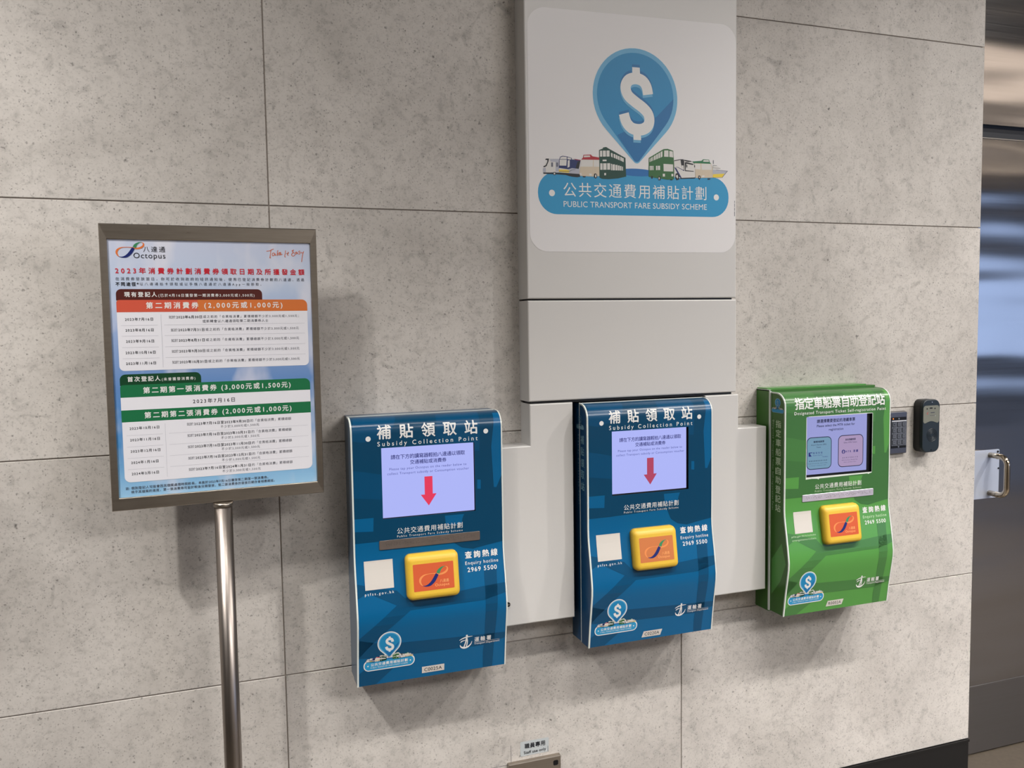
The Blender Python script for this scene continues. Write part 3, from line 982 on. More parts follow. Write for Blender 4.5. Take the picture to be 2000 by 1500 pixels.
def terminal(no, x0, dy, dz, W, zb, label, group, front, dark, deep, side, sprint, title, sub, code, mid_y, top_dark=None):
    """wall-mounted collection terminal; u runs 0..W across the face, v is height"""
    green = no == 3
    root = thing('payment_terminal', (x0 + W / 2, 0, zb + dz), label, 'terminal', group)
    LV = [z for z in LEV if z > zb + 0.003] + [zb]
    P = [(face_y(z) + dy, z + dz) for z in LV]

    def fy(z):                                   # piecewise-linear face depth, so prints follow the facets exactly
        for (ya, za), (yb, zb_) in zip(P, P[1:]):
            if z >= zb_ - 1e-9:
                if z >= za:
                    return ya
                return ya + (yb - ya) * (z - za) / (zb_ - za)
        return P[-1][0]
    S = lambda: Sheet(lambda u, v, d: (x0 + u, fy(v + dz) - 0.0003 - d, v + dz), 0.00008)
    lv = [z for z in LV]

    # rear housing
    yb = mid_y
    if green:
        bm = bmesh.new()
        add_box(bm, x0 - .004, x0 + W + .004, yb, -0.0005, zb + dz - .004, -0.222 + dz)
        finish(bm, 'rear_housing', [side], root, 0.0012, 1)
        bm = bmesh.new()
        add_box(bm, x0 - .001, x0 + W - .02, -.052, -.0005, -0.2225 + dz, -0.2185 + dz)
        finish(bm, 'peeling_top_film', [front], root)
    else:
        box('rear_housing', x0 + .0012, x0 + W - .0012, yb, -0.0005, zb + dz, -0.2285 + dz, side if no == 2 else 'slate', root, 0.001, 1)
    # front cover: curved face with a window for the screen, side cheeks, underside
    su0, su1, sz0, sz1 = (0.0765, 0.3250, -0.4905, -0.3070) if no == 1 else ((0.0755, 0.3215, -0.4883, -0.3065) if no == 2 else (0.0790, 0.3280, -0.4890, -0.3030))
    ZZ = sorted(set([z for z in LV if abs(z + .3055) > 1e-6 and abs(z + .4885) > 1e-6] + [sz0, sz1]), reverse=True)
    bm = bmesh.new()
    ux = [0, su0, su1, W]
    grid = [[bm.verts.new((x0 + u, fy(z + dz), z + dz)) for u in ux] for z in ZZ]
    for i in range(len(ZZ) - 1):
        for j in range(3):
            if j == 1 and ZZ[i] <= sz1 + 1e-6 and ZZ[i + 1] >= sz0 - 1e-6:
                continue
            f = bm.faces.new((grid[i][j], grid[i + 1][j], grid[i + 1][j + 1], grid[i][j + 1]))
            f.smooth = True
    yf = -0.116 + dy
    depth = 0.007 if green else 0.006
    # reveal of the window
    a = [(x0 + su0, sz0 + dz), (x0 + su1, sz0 + dz), (x0 + su1, sz1 + dz), (x0 + su0, sz1 + dz)]
    for k in range(4):
        p, q = a[k], a[(k + 1) % 4]
        f = bm.faces.new([bm.verts.new(v) for v in ((p[0], yf, p[1]), (q[0], yf, q[1]), (q[0], yf + depth, q[1]), (p[0], yf + depth, p[1]))])
        f.material_index = 2
    for u in (0, W):
        ring = [(x0 + u, y, z) for y, z in P] + [(x0 + u, yb, P[-1][1]), (x0 + u, yb, P[0][1])]
        vs = [bm.verts.new(p) for p in ring]
        f = bm.faces.new(vs)
        f.material_index = 1
    f = bm.faces.new([bm.verts.new(p) for p in ((x0, P[-1][0], P[-1][1]), (x0 + W, P[-1][0], P[-1][1]), (x0 + W, yb, P[-1][1]), (x0, yb, P[-1][1]))])
    f.material_index = 1
    f = bm.faces.new([bm.verts.new(p) for p in ((x0, P[0][0], P[0][1]), (x0 + W, P[0][0], P[0][1]), (x0 + W, yb, P[0][1]), (x0, yb, P[0][1]))])
    f.material_index = 3
    bm.normal_update()
    bmesh.ops.triangulate(bm, faces=[f for f in bm.faces if len(f.verts) > 4], ngon_method='EAR_CLIP')
    me = bpy.data.meshes.new('front_cover')
    bm.to_mesh(me)
    bm.free()
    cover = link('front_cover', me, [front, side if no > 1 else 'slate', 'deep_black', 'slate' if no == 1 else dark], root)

    # printed street map
    mp = S()
    mp.poly(deep, [(0, -.2291), (W, -.2291), (W, -.5794), (.3504, -.5864), (.3158, -.5921), (.2853, -.5856), (.2637, -.5708), (.2509, -.5415), (.1501, -.5445), (.0658, -.5473), (0, -.5475)], 1)
    for mname, pts in ((front, [(.0005, -.4845), (.0523, -.4847), (.0508, -.5202), (.0005, -.5169)]),
                       (dark, [(.2254, -.2312), (.3427, -.2296), (.3405, -.2566), (.3385, -.3307), (.318, -.3293), (.3191, -.3055), (.2173, -.3055)]),
                       (front, [(.3826, -.2335), (W, -.2335), (W, -.3935), (.3843, -.4313), (.377, -.4307), (.3716, -.3211)]),
                       (front, [(.2401, -.4962), (.311, -.4961), (.3003, -.5216), (.2429, -.5227)]),
                       (front, [(.331, -.4072), (.3407, -.4079), (.3403, -.4325), (.3306, -.4317)]),
                       (dark, [(.0005, -.36), (.030, -.365), (.0755, -.375), (.0755, -.44), (.0005, -.43)]),
                       (dark, [(.010, -.2300), (.12, -.2300), (.10, -.275), (.03, -.29), (.0005, -.285)])):
        mp.poly(mname, pts, 2)
    mp.disc(deep, .338, -.522, .052, 3)
    for pts in ([(.0005, -.6494), (.105, -.6766), (.1247, -.6975), (.2749, -.6966), (.34, -.6914), (W, -.6882), (W, -.7138), (.3376, -.7279), (.1374, -.7301), (.1029, -.7134), (.0291, -.6738), (.0005, -.6888)],
                [(.1029, -.7134), (.1374, -.7301), (.0565, -.7913), (.0005, -.8449), (.0005, -.7927)],
                [(.0005, -.7929), (.044, -.8062), (.1177, -.8154), (.2500, -.8215), (.3385, -.8245), (W, -.8265), (W, -.8420), (.3385, -.8560), (.151, -.8516), (.0005, -.8445)],
                [(.3426, -.6533), (.3775, -.6507), (.3756, -.7277), (.3679, -.8497), (.3643, zb + .0005), (.3381, zb + .0005), (.3371, -.8771), (.3399, -.8455)],
                [(.0005, -.8891), (.0539, -.8535), (.115, -.846), (.0989, -.8779), (.0474, zb + .0005), (.0005, zb + .0005)]):
        mp.poly(dark, pts, 1)
    # keep the print off the screen opening
    o = mp.build('street_map_print', root, lv + [sz0, sz1])
    bm = bmesh.new()
    bm.from_mesh(o.data)
    wl_ = wloc(root)
    for ux_ in (su0, su1):
        bmesh.ops.bisect_plane(bm, geom=bm.verts[:] + bm.edges[:] + bm.faces[:], plane_co=(x0 + ux_ - wl_.x, 0, 0), plane_no=(1, 0, 0), dist=1e-7)
    kill = []
    for f in bm.faces:
        c = f.calc_center_median()
        u, v = c.x + wl_.x - x0, c.z + wl_.z - dz
        if su0 < u < su1 and sz0 < v < sz1:
            kill.append(f)
    bmesh.ops.delete(bm, geom=kill, context='FACES')
    bm.to_mesh(o.data)
    bm.free()

    # white edge trims that follow the cover
    for u, w in ((0, .0032), (W, .0026)):
        bm = bmesh.new()
        loops = []
        s = 1 if u == 0 else -1
        path = [(yb - .001, P[0][1] + .0006)] + P + [(P[-1][0], P[-1][1] - .0008)]
        for i, (y, z) in enumerate(path):
            a_, b_ = path[max(0, i - 1)], path[min(len(path) - 1, i + 1)]
            d = Vector((b_[0] - a_[0], b_[1] - a_[1])).normalized()
            n = Vector((d.y, -d.x)) * (-1 if d.y < 0 else 1)
            n = Vector((-abs(d.y), d.x * (-1 if d.y > 0 else 1)))
            n = Vector((d.y, -d.x))
            if n.x > 0 or (abs(n.x) < 1e-6 and n.y < 0):
                n = -n
            o_, i_ = .0009, -.0030
            loops.append([(x0 + u - s * .0008, y + n.x * o_, z + n.y * o_), (x0 + u + s * w, y + n.x * o_, z + n.y * o_),
                          (x0 + u + s * w, y + n.x * i_ * .1, z + n.y * i_ * .1), (x0 + u - s * .0008, y + n.x * i_, z + n.y * i_)])
        loft(bm, loops)
        finish(bm, 'edge_trim', ['trim_white'], root)
    if no > 1:
        bm = bmesh.new()
        w = .0055 if green else .0022
        add_box(bm, x0 - .0009 - (.0035 if green else 0), x0 + .001, yb - w / 2, yb + w / 2, zb + dz, -0.226 + dz)
        if green:
            add_box(bm, x0 - .004, x0 + .001, yb, -.0004, -0.2262 + dz, -0.2216 + dz)
        else:
            add_box(bm, x0, x0 + W, yb - .001, yb + .004, -0.2287 + dz, -0.2270 + dz)
        finish(bm, 'joint_trim', ['trim_white'], root)
    else:
        box('joint_trim', x0, x0 + W, yb - .0012, yb + .0006, -0.2290 + dz, -0.2278 + dz, 'trim_white', root)

    # screen
    lit = 'screen_lilac' if no < 3 else 'screen_lilac_dim'
    scr = box('screen', x0 + su0 - .001, x0 + su1 + .001, yf + depth, yf + depth + .004, sz0 - .001 + dz, sz1 + .001 + dz, 'deep_black', root)
    ys = yf + depth - .0004
    D = Sheet(lambda u, v, d: (x0 + u, ys - d, v + dz), 0.0001)
    m_r, m_b = ((.0012, .0012) if no == 1 else ((.0040, .0030) if no == 2 else (.0150, .0070)))
    D.rect(lit, su0 + .0006, su1 - m_r, sz0 + m_b, sz1 - .0006, 0, .0015)
    if no < 3:
        D.text('screen_ink', '請在下方的讀寫器輕拍八達通以領取', (.1018, -.3388), (.3000, -.3388), .0120, 1, .012)
        D.text('screen_ink', '交通補貼或消費券', (.1520, -.3543), (.2490, -.3543), .0115, 1, .012)
        D.text('screen_ink_soft', 'Please tap your Octopus on the reader below to', (.0975, -.3668), (.3035, -.3668), .0062, 1, .004)
        D.text('screen_ink_soft', 'collect Transport subsidy or Consumption voucher', (.0920, -.3787), (.3105, -.3787), .0062, 1, .004)
        D.build('screen_text', scr)
        Ar = Sheet(lambda u, v, d: (x0 + u, ys - d, v + dz), 0.0001)
        Ar.poly('screen_red' if no == 1 else 'screen_red_dim', [(.1890, -.3893), (.2104, -.3893), (.2104, -.4356), (.2205, -.4356), (.1993, -.4663), (.1783, -.4366), (.1890, -.4366)], 1.5)
        Ar.build('screen_arrow', scr)
    else:
        D.text('screen_black', '請選擇需要登記的港鐵車票', (.1223, -.3248), (.2670, -.3248), .0112, 1, .022)
        D.text('screen_black', 'Please select the MTR ticket for', (.1223, -.3372), (.2660, -.3372), .0072, 1, .016)
        D.text('screen_black', 'registration', (.1677, -.3500), (.2220, -.3500), .0072, 1, .016)
        for b0, b1, cm in ((.0850, .1785, 'screen_box_blue'), (.2030, .3000, 'screen_box_pink')):
            D.rect('screen_box_line', b0, b1, -.4670, -.3675, 1, .016)
            D.rect(cm, b0 + .0022, b1 - .0022, -.4648, -.3697, 2, .014)
        D.text('screen_black', '機場快綫車票', (.1105, -.3850), (.1500, -.3850), .0064, 3, .02)
        D.text('screen_black', 'Airport Express (AEL)', (.1010, -.3930), (.1590, -.3930), .0042, 3, .004)
        D.text('screen_black', 'Ticket', (.1215, -.4010), (.1375, -.4010), .0042, 3, .004)
        D.rect('screen_ink', .0925, .1065, -.4260, -.4135, 3)
        D.poly('screen_box_blue', [(.0975, -.4155), (.1065, -.4155), (.1065, -.4260), (.1040, -.4260), (.0985, -.4195)], 4)
        D.text('screen_ink', '機場快綫', (.1085, -.4195), (.1440, -.4195), .0065, 3, .0)
        D.text('screen_ink', 'Airport Express', (.1085, -.4250), (.1440, -.4250), .0032, 3, .0)
        D.text('screen_ink', 'Tickets', (.1440, -.4310), (.1640, -.4310), .0036, 3, .01)
        D.text('screen_black', '機場快綫單程及即日來回', (.0945, -.4425), (.1610, -.4425), .0040, 3, .01)
        D.text('screen_black', 'Single and same day return tickets', (.0910, -.4495), (.1630, -.4495), .0028, 3, .0)
        D.text('screen_black', 'of Airport Express only', (.0960, -.4560), (.1580, -.4560), .0028, 3, .0)
        D.text('screen_black', '其他港鐵車票', (.2300, -.3850), (.2700, -.3850), .0064, 3, .02)
        D.text('screen_black', 'Other MTR Tickets', (.2240, -.3930), (.2750, -.3930), .0042, 3, .004)
        D.disc('screen_ink', .2235, -.4190, .0064, 3)
        D.disc('screen_box_pink', .2235, -.4172, .0022, 4)
        D.rect('screen_box_pink', .2190, .2280, -.4203, -.4193, 4)
        D.disc('screen_box_pink', .2235, -.4222, .0020, 4)
        D.text('screen_ink', 'MTR 港鐵', (.2315, -.4230), (.2800, -.4230), .0080, 3, .02)
        D.text('screen_black', '都會票及港鐵全月通', (.2200, -.4400), (.2790, -.4400), .0038, 3, .0)
        D.text('screen_black', 'MTR City Saver, Monthly Pass', (.2180, -.4470), (.2780, -.4470), .0028, 3, .0)
        D.text('screen_black', 'Extra and Day Pass', (.2260, -.4535), (.2720, -.4535), .0028, 3, .0)
        D.build('screen_text', scr)
        rim = Sheet(lambda u, v, d: (x0 + u, yf - .0006 - d, v + dz), 0.0001)
        rim.poly('trim_white', [(su0 - .002, sz0 - .0052), (su0 + .02, sz0 - .0042), (su0 + .0415, sz0 - .0058), (su0 + .045, sz0 - .0082), (su0 + .049, sz0 - .0050),
                                (su1 - .016, sz0 - .0030), (su1 - .014, sz0 - .0052), (su1 + .0005, sz0 - .0008), (su1 + .0015, sz1), (su1 - .0002, sz1 + .0005), (su1 - .0002, sz0 + .001), (su0, sz0 + .001),
                                (su0, sz1 - .0015), (su0 - .0014, sz1 - .002)], 1)
        rim.poly('trim_white', [(su0 + .008, sz1 - .0003), (su1, sz1 - .0003), (su1, sz1 + .0012), (su1 - .03, sz1 + .0020), (su0 + .006, sz1 + .0012)], 1)
        rim.build('ragged_film_edge', root)

    # lettering
    T = S()
    if no < 3:
        T.text('white', title, (.0668, -.2838), (.3340, -.2838), .0355, 4, .020, 4)
        T.text('white', sub, (.0672, -.3016), (.3340, -.3016), .0112, 4, .008, 3)
        for u, v in ((.0438, -.2815), (.3570, -.2788)):
            dt = S()
            dt.disc('white', u, v, .0066, 4)
            dt.build('title_dot', root, lv)
    else:
        T.text('white', title, (.0365, -.2790), (.3760, -.2790), .0345, 4, .020, 4)
        T.text('white', sub, (.0338, -.2950), (.3796, -.2950), .0090, 4, .008, 3)
    T.build('title_lettering', root, lv)
    T = S()
    up = .0058 if green else 0.0
    T.text('white', '公共交通費用補貼計劃', (.1122, -.5327 + up), (.2880, -.5327 + up), .0158, 4, .004)
    T.text('white' if no < 3 else 'green_print', 'Public Transport Fare Subsidy Scheme', (.1122, -.5417 + up), (.2880, -.5417 + up), .0054, 4, .002)
    T.build('scheme_lettering', root, lv)
    T = S()
    T.text('white', '查詢熱線', (.2926, -.6161), (.3835, -.6161), .0185, 4, .020)
    T.text('white' if no < 3 else 'green_print', 'Enquiry hotline', (.2920, -.6325), (.3840, -.6325), .0086, 4, .004)
    T.text('white', '2969 5500', (.2970, -.6512), (.3785, -.6512), .0112, 4, .012)
    T.build('hotline_lettering', root, lv)
    T = S()
    if no < 3:
        T.text('white', 'ptfss.gov.hk', (.0224, -.6812), (.0975, -.6812), .0066, 4, .006)
    else:
        T.text('green_print', 'ptfss.gov.hk/tc/scheme', (.0182, -.6657), (.1069, -.6657), .0054, 4, .0)
        T.text('green_print', 'arrangements/tickets', (.0193, -.6767), (.1066, -.6767), .0054, 4, .0)
    T.build('web_address', root, lv)
    # department mark: figure over a swung ring, with its name
    T = S()
    q = (0, 0) if no < 3 else (-.0065, .008)
    R_ = lambda l: [(a + q[0], b + q[1]) + tuple(c) for a, b, *c in l]
    T.ribbon('white', R_([(.2702, -.8330, .0012), (.2790, -.8290, .0030), (.2900, -.8262, .0030), (.3060, -.8255, .0010)]), 4)
    T.ribbon('white', R_([(.2870, -.8345, .0014), (.2775, -.8365, .0028), (.2735, -.8400, .0016)]), 4)
    T.ribbon('white', R_([(.2722, -.8465, .0012), (.2750, -.8525, .0034), (.2830, -.8562, .0050), (.2930, -.8550, .0042), (.3020, -.8480, .0024), (.3050, -.8400, .0010)]), 4)
    T.disc('white', .2905 + q[0], -.8222 + q[1], .0028, 4)
    T.ribbon('white', R_([(.2900, -.8270, .0040), (.2880, -.8400, .0036), (.2830, -.8545, .0030)]), 5)
    T.ribbon('white', R_([(.2905, -.8270, .0030), (.2925, -.8400, .0028), (.2900, -.8545, .0026)]), 5)
    T.text('white', '運輸署', (.3121 + q[0], -.8430 + q[1]), (.3589 + q[0], -.8430 + q[1]), .0130, 4, .012)
    T.text('white', 'Transport Department', (.3117 + q[0], -.8512 + q[1]), (.3832 + q[0], -.8512 + q[1]), .0052, 4, .0)
    T.rect('white', .3130 + q[0], .3830 + q[0], -.8448 + q[1], -.8443 + q[1], 4)
    T.build('department_mark', root, lv)

    # white code label, left blank
    st = S()
    a_ = (.0240, .0982, -.6677, -.5955) if no < 3 else (.0322, .0975, -.6553, -.5908)
    st.rect('tag', *a_, 5)
    so = st.build('code_label', root, lv)
    so['label'] = 'square white label left of the card reader'

    # emblem sticker
    se = S()
    ek = .2130
    emblem(se, .0823 - (.005 if green else 0), -.8800 + (.006 if green else 0), ek, .003, .0027, 5, True)
    eo = se.build('emblem_sticker', root, lv)
    eo['label'] = 'die-cut sticker with dollar pin and banner'
    # asset tag
    at = S()
    ad = (0, 0) if no == 1 else ((0, .0022) if no == 2 else (-.010, .0125))
    sk = .0 if no == 1 else .003
    at.poly('tag', [(.1690 + ad[0] - sk, -.9108 + ad[1]), (.2297 + ad[0] - sk, -.9108 + ad[1]), (.2297 + ad[0] + sk, -.8928 + ad[1]), (.1690 + ad[0] + sk, -.8928 + ad[1])], 5)
    at.text('ink', code, (.1755 + ad[0], -.9065 + ad[1]), (.2230 + ad[0], -.9065 + ad[1]), .0092, 7, .006)
    ao = at.build('asset_tag', root, lv)
    ao['label'] = 'small white tag printed ' + code

    # braille plate
    if no != 2:
        v0, v1 = (-.5700, -.5462) if no == 1 else (-.5625, -.5412)
        u0, u1 = .0650, .3355
        n_ = 10
        bm = bmesh.new()
        loft(bm, [[(x0 + u, fy(v + dz) - y, v + dz) for u, v in rr_pts(u0 + i_, u1 - i_, v0 + i_, v1 - i_, .0025, 3)] for y, i_ in ((-.0005, 0), (.0016, 0), (.0020, .0005))])
        bp = finish(bm, 'braille_plate', ['braille_dark' if no == 1 else 'braille_light'], root)
        bp['label'] = 'brown-grey metal strip with braille dots' if no == 1 else 'pale silvery metal strip with braille dots'
        rnd = random.Random(no)
        bm = bmesh.new()
        for c_ in range(34):
            for r_ in range(3):
                for s_ in range(2):
                    if rnd.random() < .45:
                        u = u0 + .016 + c_ * .0072 + s_ * .0026
                        v = v1 - .0075 - r_ * .0030 if True else 0
                        add_cyl(bm, (x0 + u, fy(v + dz) - .0025, v + dz), .0007, .0006, 'Y', 6)
        finish(bm, 'braille_dots', ['braille_dot'], bp)['kind'] = 'stuff'

    # card reader
    ru0, ru1, rz0, rz1 = (.1290, .2705, -.7035, -.5870) if no < 3 else (.1275, .2680, -.6965, -.5790)
    ya, yc = fy(rz1 + dz), fy(rz0 + dz)
    slope = (ya - yc) / (rz1 - rz0)
    yp = lambda z, d: yc + slope * (z - rz0) - d
    bm = bmesh.new()
    prof = [(-.004, .0), (.009, .0004), (.0150, .0022), (.0190, .0058), (.0212, .0105), (.0222, .0160)]
    loft(bm, [[(x0 + u, yp(v, d) , v + dz) for u, v in rr_pts(ru0 + i_, ru1 - i_, rz0 + i_, rz1 - i_, max(.004, .0145 - i_ * .5), 6)] for d, i_ in prof], smooth=True)
    rd = finish(bm, 'card_reader', ['yellow_plastic'], root)
    rd['label'] = 'raised yellow card reader'
    RS = Sheet(lambda u, v, d: (x0 + u, yp(v, .0224) - d, v + dz), 0.00012)
    l0, l1, l2, l3 = (.1452, .2528, -.6790, -.6108) if no < 3 else (.1440, .2500, -.6705, -.6025)
    RS.rect('label_amber' if no == 2 else 'label_orange', l0, l1, l2, l3, 1, .002)
    ro = RS.build('reader_label', rd)
    ro['label'] = 'orange label on the reader face'
    RS = Sheet(lambda u, v, d: (x0 + u, yp(v, .0226) - d, v + dz), 0.00012)
    kx = (l1 - l0) / .1076
    loop_logo(RS, l0 + .0626 * kx, l3 - .0277, .0000985, ('loop_orange', 'logo_green', 'logo_navy'), 1)
    RS.text('loop_text', '八達通', (l0 + .0690, l3 - .0515), (l0 + .0930, l3 - .0515), .0085, 4, .0)
    RS.text('loop_text', 'Octopus', (l0 + .0560, l3 - .0598), (l0 + .0935, l3 - .0598), .0068, 4, .002)
    RS.build('reader_logo', rd)

    # print on the left cheek
    if no > 1:
        XS = x0 - .0004
        SS = Sheet(lambda u, v, d: (XS - d, -u, v), 0.0001)
        if no == 2:
            mono = {k_: 'side_print' for k_ in ('white', 'pin_rim', 'pwhite', 'pgrey', 'cream', 'yellow')}
            mono.update({k_: 'side_blue' for k_ in ('pin', 'pin_dark', 'pgrey2', 'black', 'navy', 'maroon', 'red', 'dgreen', 'bgreen', 'bgreen2', 'ellipse')})
            mono['banner'] = 'side_print'
            emblem(SS, .0700, -.3000, .085, 0, 0, 1, False, mono)
            for i, ch in enumerate('補貼領取站'):
                SS.text('side_print', ch, (.0735, -.3405 - i * .0330), (.0950, -.3405 - i * .0330), .0240, 1, .012)
            SV = Sheet(lambda u, v, d: (XS - d, -(.0545 + v), -.3160 - u), 0.0001)
            SV.text('side_print', 'Subsidy Collection Point', (0, 0), (.2000, 0), .0075, 1, .004)
        else:
            mono = {k_: 'side_print' for k_ in ('white',)}
            emblem(SS, .1020, -.2820, .090, 0, .0015, 1, False, mono)
            for i, ch in enumerate('指定車船票自助登記站'):
                SS.text('green_print', ch, (.0935, -.3285 - i * .0286), (.1180, -.3285 - i * .0286), .0225, 1, .010)
            SV = Sheet(lambda u, v, d: (XS - d, -(.0780 + v), -.3070 - u), 0.0001)
            SV.text('green_print', 'Designated Transport Ticket Self-registration Point', (0, 0), (.2780, 0), .0066, 1, .002)
            SP = Sheet(lambda u, v, d: (XS + .0002 - d, -u, v), 0.0001)
            SP.poly('green', [(.078, -.74), (.125, -.68), (.145, -.74), (.120, -.80), (.078, -.85)], .5)
            SP.build('side_print_patch', root)
        SS.build('side_lettering', root)
        SV.build('side_subtitle', root)
    return root


GRP = 'wall terminals on the concrete wall'
terminal(1, .331, .010, -.006, .402, -.922, 'leftmost blue wall terminal, with a dark braille strip under its screen, tag C0025A', GRP,
         'blue', 'blue_dark', 'blue_deep', 'slate', 'side_print', '補貼領取站', 'Subsidy Collection Point', 'C0025A', -.048)
terminal(2, .979, 0, 0, .401, -.916, 'blue terminal set into the slot of the white cladding, without a braille strip, tag C0220A', GRP,
         'blue', 'blue_dark', 'blue_deep', 'side_blue', 'side_print', '補貼領取站', 'Subsidy Collection Point', 'C0220A', -.066)
terminal(3, 1.620, -.020, .006, .398, -.910, 'green terminal right of the white cladding, with two choice boxes on its screen', GRP,
         'green', 'green_dark', 'green_deep', 'side_green', 'green_print', '指定車船票自助登記站', 'Designated Transport Ticket Self-registration Point', 'R0002A', -.067)

# ------------------------------------------------------------------ sign stand
TLc = Vector((-0.216, -0.1515, 0.234))
U = Vector((0.99828, 0.0587, 0)).normalized()
Vv = Vector((0, 0, 1))
Nn = Vector((0.0587, -0.99828, 0)).normalized()


def sp(u, v, d=0.0):
    return tuple(TLc + U * u + Vv * v + Nn * d)


SW, SH = .4760, .6455
stand = thing('sign_stand', (0.0215, -0.137, FLOOR), 'stainless steel floor stand holding a framed notice sheet, left of the terminals', 'sign stand')
i0, i1, i2, i3 = .0160, .4605, -.6165, -.0340     # inner opening
OUT = [(0, 0), (SW, 0), (SW, -SH), (0, -SH)]
INN = [(i0, i3), (i1, i3), (i1, i2), (i0, i2)]
for k in range(4):
    j = (k + 1) % 4
    bm = bmesh.new()
    a, b, c, d = OUT[k], OUT[j], INN[j], INN[k]
    e = .0012
    mid = lambda p, q, t: (p[0] + (q[0] - p[0]) * t, p[1] + (q[1] - p[1]) * t)
    prof = [(a, b, -.024), (a, b, -.001), (mid(a, d, .06), mid(b, c, .06), .0006), (mid(a, d, .94), mid(b, c, .94), -.0004), (d, c, -.0018), (d, c, -.024)]
    A_ = [bm.verts.new(sp(p[0], p[1], h_)) for p, _, h_ in prof]
    B_ = [bm.verts.new(sp(p[0], p[1], h_)) for _, p, h_ in prof]
    for m_ in range(len(prof)):
        n_ = (m_ + 1) % len(prof)
        bm.faces.new((A_[m_], B_[m_], B_[n_], A_[n_]))
    bm.faces.new(A_)
    bm.faces.new(B_)
    finish(bm, 'frame_bar', ['frame_steel'], stand)
bm = bmesh.new()
vs = [bm.verts.new(sp(u, v, d)) for d in (-.012, -.024) for u, v in ((i0 - .004, i3 + .004), (i1 + .004, i3 + .004), (i1 + .004, i2 - .004), (i0 - .004, i2 - .004))]
for f in ((0, 1, 2, 3), (7, 6, 5, 4), (0, 4, 5, 1), (1, 5, 6, 2), (2, 6, 7, 3), (3, 7, 4, 0)):
    bm.faces.new([vs[i] for i in f])
finish(bm, 'back_board', ['black_plastic'], stand)


def sky_paper():
    m = bpy.data.materials.new('notice_sky_print')
    m.use_nodes = True
    nt = m.node_tree
    N, L = nt.nodes, nt.links
    p = N['Principled BSDF']
    p.inputs['Roughness'].default_value = 0.35
    tc = N.new('ShaderNodeTexCoord')
    sx = N.new('ShaderNodeSeparateXYZ')
    L.new(tc.outputs['Generated'], sx.inputs[0])
    r = N.new('ShaderNodeValToRGB')
    els = [(0.0, rgb(150, 196, 228)), (.18, rgb(72, 140, 196)), (.42, rgb(92, 134, 190)), (.66, rgb(150, 172, 212)), (.84, rgb(186, 200, 222)), (1.0, rgb(192, 200, 222))]
    while len(r.color_ramp.elements) < len(els):
        r.color_ramp.elements.new(.5)
    for e, (pos, c) in zip(r.color_ramp.elements, els):
        e.position, e.color = pos, c
    L.new(sx.outputs[2], r.inputs[0])
    n = N.new('ShaderNodeTexNoise')
    n.inputs['Scale'].default_value = 3.2
    n.inputs['Detail'].default_value = 3
    L.new(tc.outputs['Generated'], n.inputs['Vector'])
    cr = N.new('ShaderNodeValToRGB')
    cr.color_ramp.elements[0].position, cr.color_ramp.elements[0].color = .48, (0, 0, 0, 1)
    cr.color_ramp.elements[1].position, cr.color_ramp.elements[1].color = .68, (1, 1, 1, 1)
    L.new(n.outputs['Fac'], cr.inputs[0])
    mx = N.new('ShaderNodeMix')
    mx.data_type = 'RGBA'
    L.new(cr.outputs[0], mx.inputs[0])
    L.new(r.outputs[0], mx.inputs[6])
    mx.inputs[7].default_value = rgb(214, 216, 228)
    L.new(mx.outputs[2], p.inputs['Base Color'])
    MATS['notice_sky_print'] = m


sky_paper()
ns = Sheet(lambda u, v, d: sp(u, v, -.0042 + d), 0.0001)
ns.rect('notice_sky_print', i0 + .0002, i1 - .0002, i2 + .0002, i3 - .0002, 0)
notice = ns.build('notice_sheet', stand)
notice['label'] = 'printed notice with sky background and two tables of dates'
Z = Sheet(lambda u, v, d: sp(u, v, -.0040 + d), 0.00008)
# tables
Z.poly('brown', rr_pts(.0290, .3450, -.1700, -.1446, (0, 0, .011, .011), 6), 1)
Z.poly('sheet_white', rr_pts(.0290, .4500, -.3285, -.1900, (.011, .011, 0, 0), 6), 1)
n_ = 10
orr = rr_pts(.0290, .4500, -.1964, -.1690, (0, 0, .013, .006), 6)
Z.poly('orange_r', orr, 2)
Z.poly('orange_l', [(.0290, -.1964), (.2000, -.1964), (.2000, -.1690), (.0340, -.1690), (.0290, -.1740)], 3)
Z.poly('green_tab', rr_pts(.0285, .2008, -.3620, -.3364, (0, 0, .012, .012), 6), 1)
Z.poly('green_bar', rr_pts(.0285, .4508, -.3888, -.3605, (0, 0, .013, .006), 6), 2)
Z.rect('sheet_white', .0285, .4506, -.4177, -.3888, 2)
Z.rect('green_bar', .0285, .4506, -.4448, -.4177, 2)
Z.poly('sheet_white', rr_pts(.0290, .4504, -.5825, -.4448, (.013, .013, 0, 0), 6), 2)
for v in (-.2262, -.2502, -.2758, -.3008):
    Z.rect('rule', .0365, .1130, v - .0003, v + .0002, 3)
    Z.rect('rule', .1260, .4425, v - .0003, v + .0002, 3)
Z.rect('rule', .1200, .1206, -.3230, -.2020, 3)
for v in (-.4755, -.5015, -.5275, -.5530):
    Z.rect('rule', .0370, .1130, v - .0003, v + .0002, 3)
    Z.rect('rule', .1260, .4425, v - .0003, v + .0002, 3)
Z.rect('rule', .1185, .1190, -.5760, -.4520, 3)
Z.build('date_tables', notice)
Z = Sheet(lambda u, v, d: sp(u, v, -.00372 + d), 0.00006)
B1 = .022
Z.text('ink', '八達通', (.0892, -.0612), (.1352, -.0612), .0128, 1, .004, 4)
Z.text('ink', 'Octopus', (.0687, -.0752), (.1351, -.0752), .0118, 1, .0, 4)
Z.text('ink_red', '2023年消費券計劃消費券領取日期及所獲發金額', (.0300, -.1103), (.4455, -.1103), .0140, 1, B1, 3)
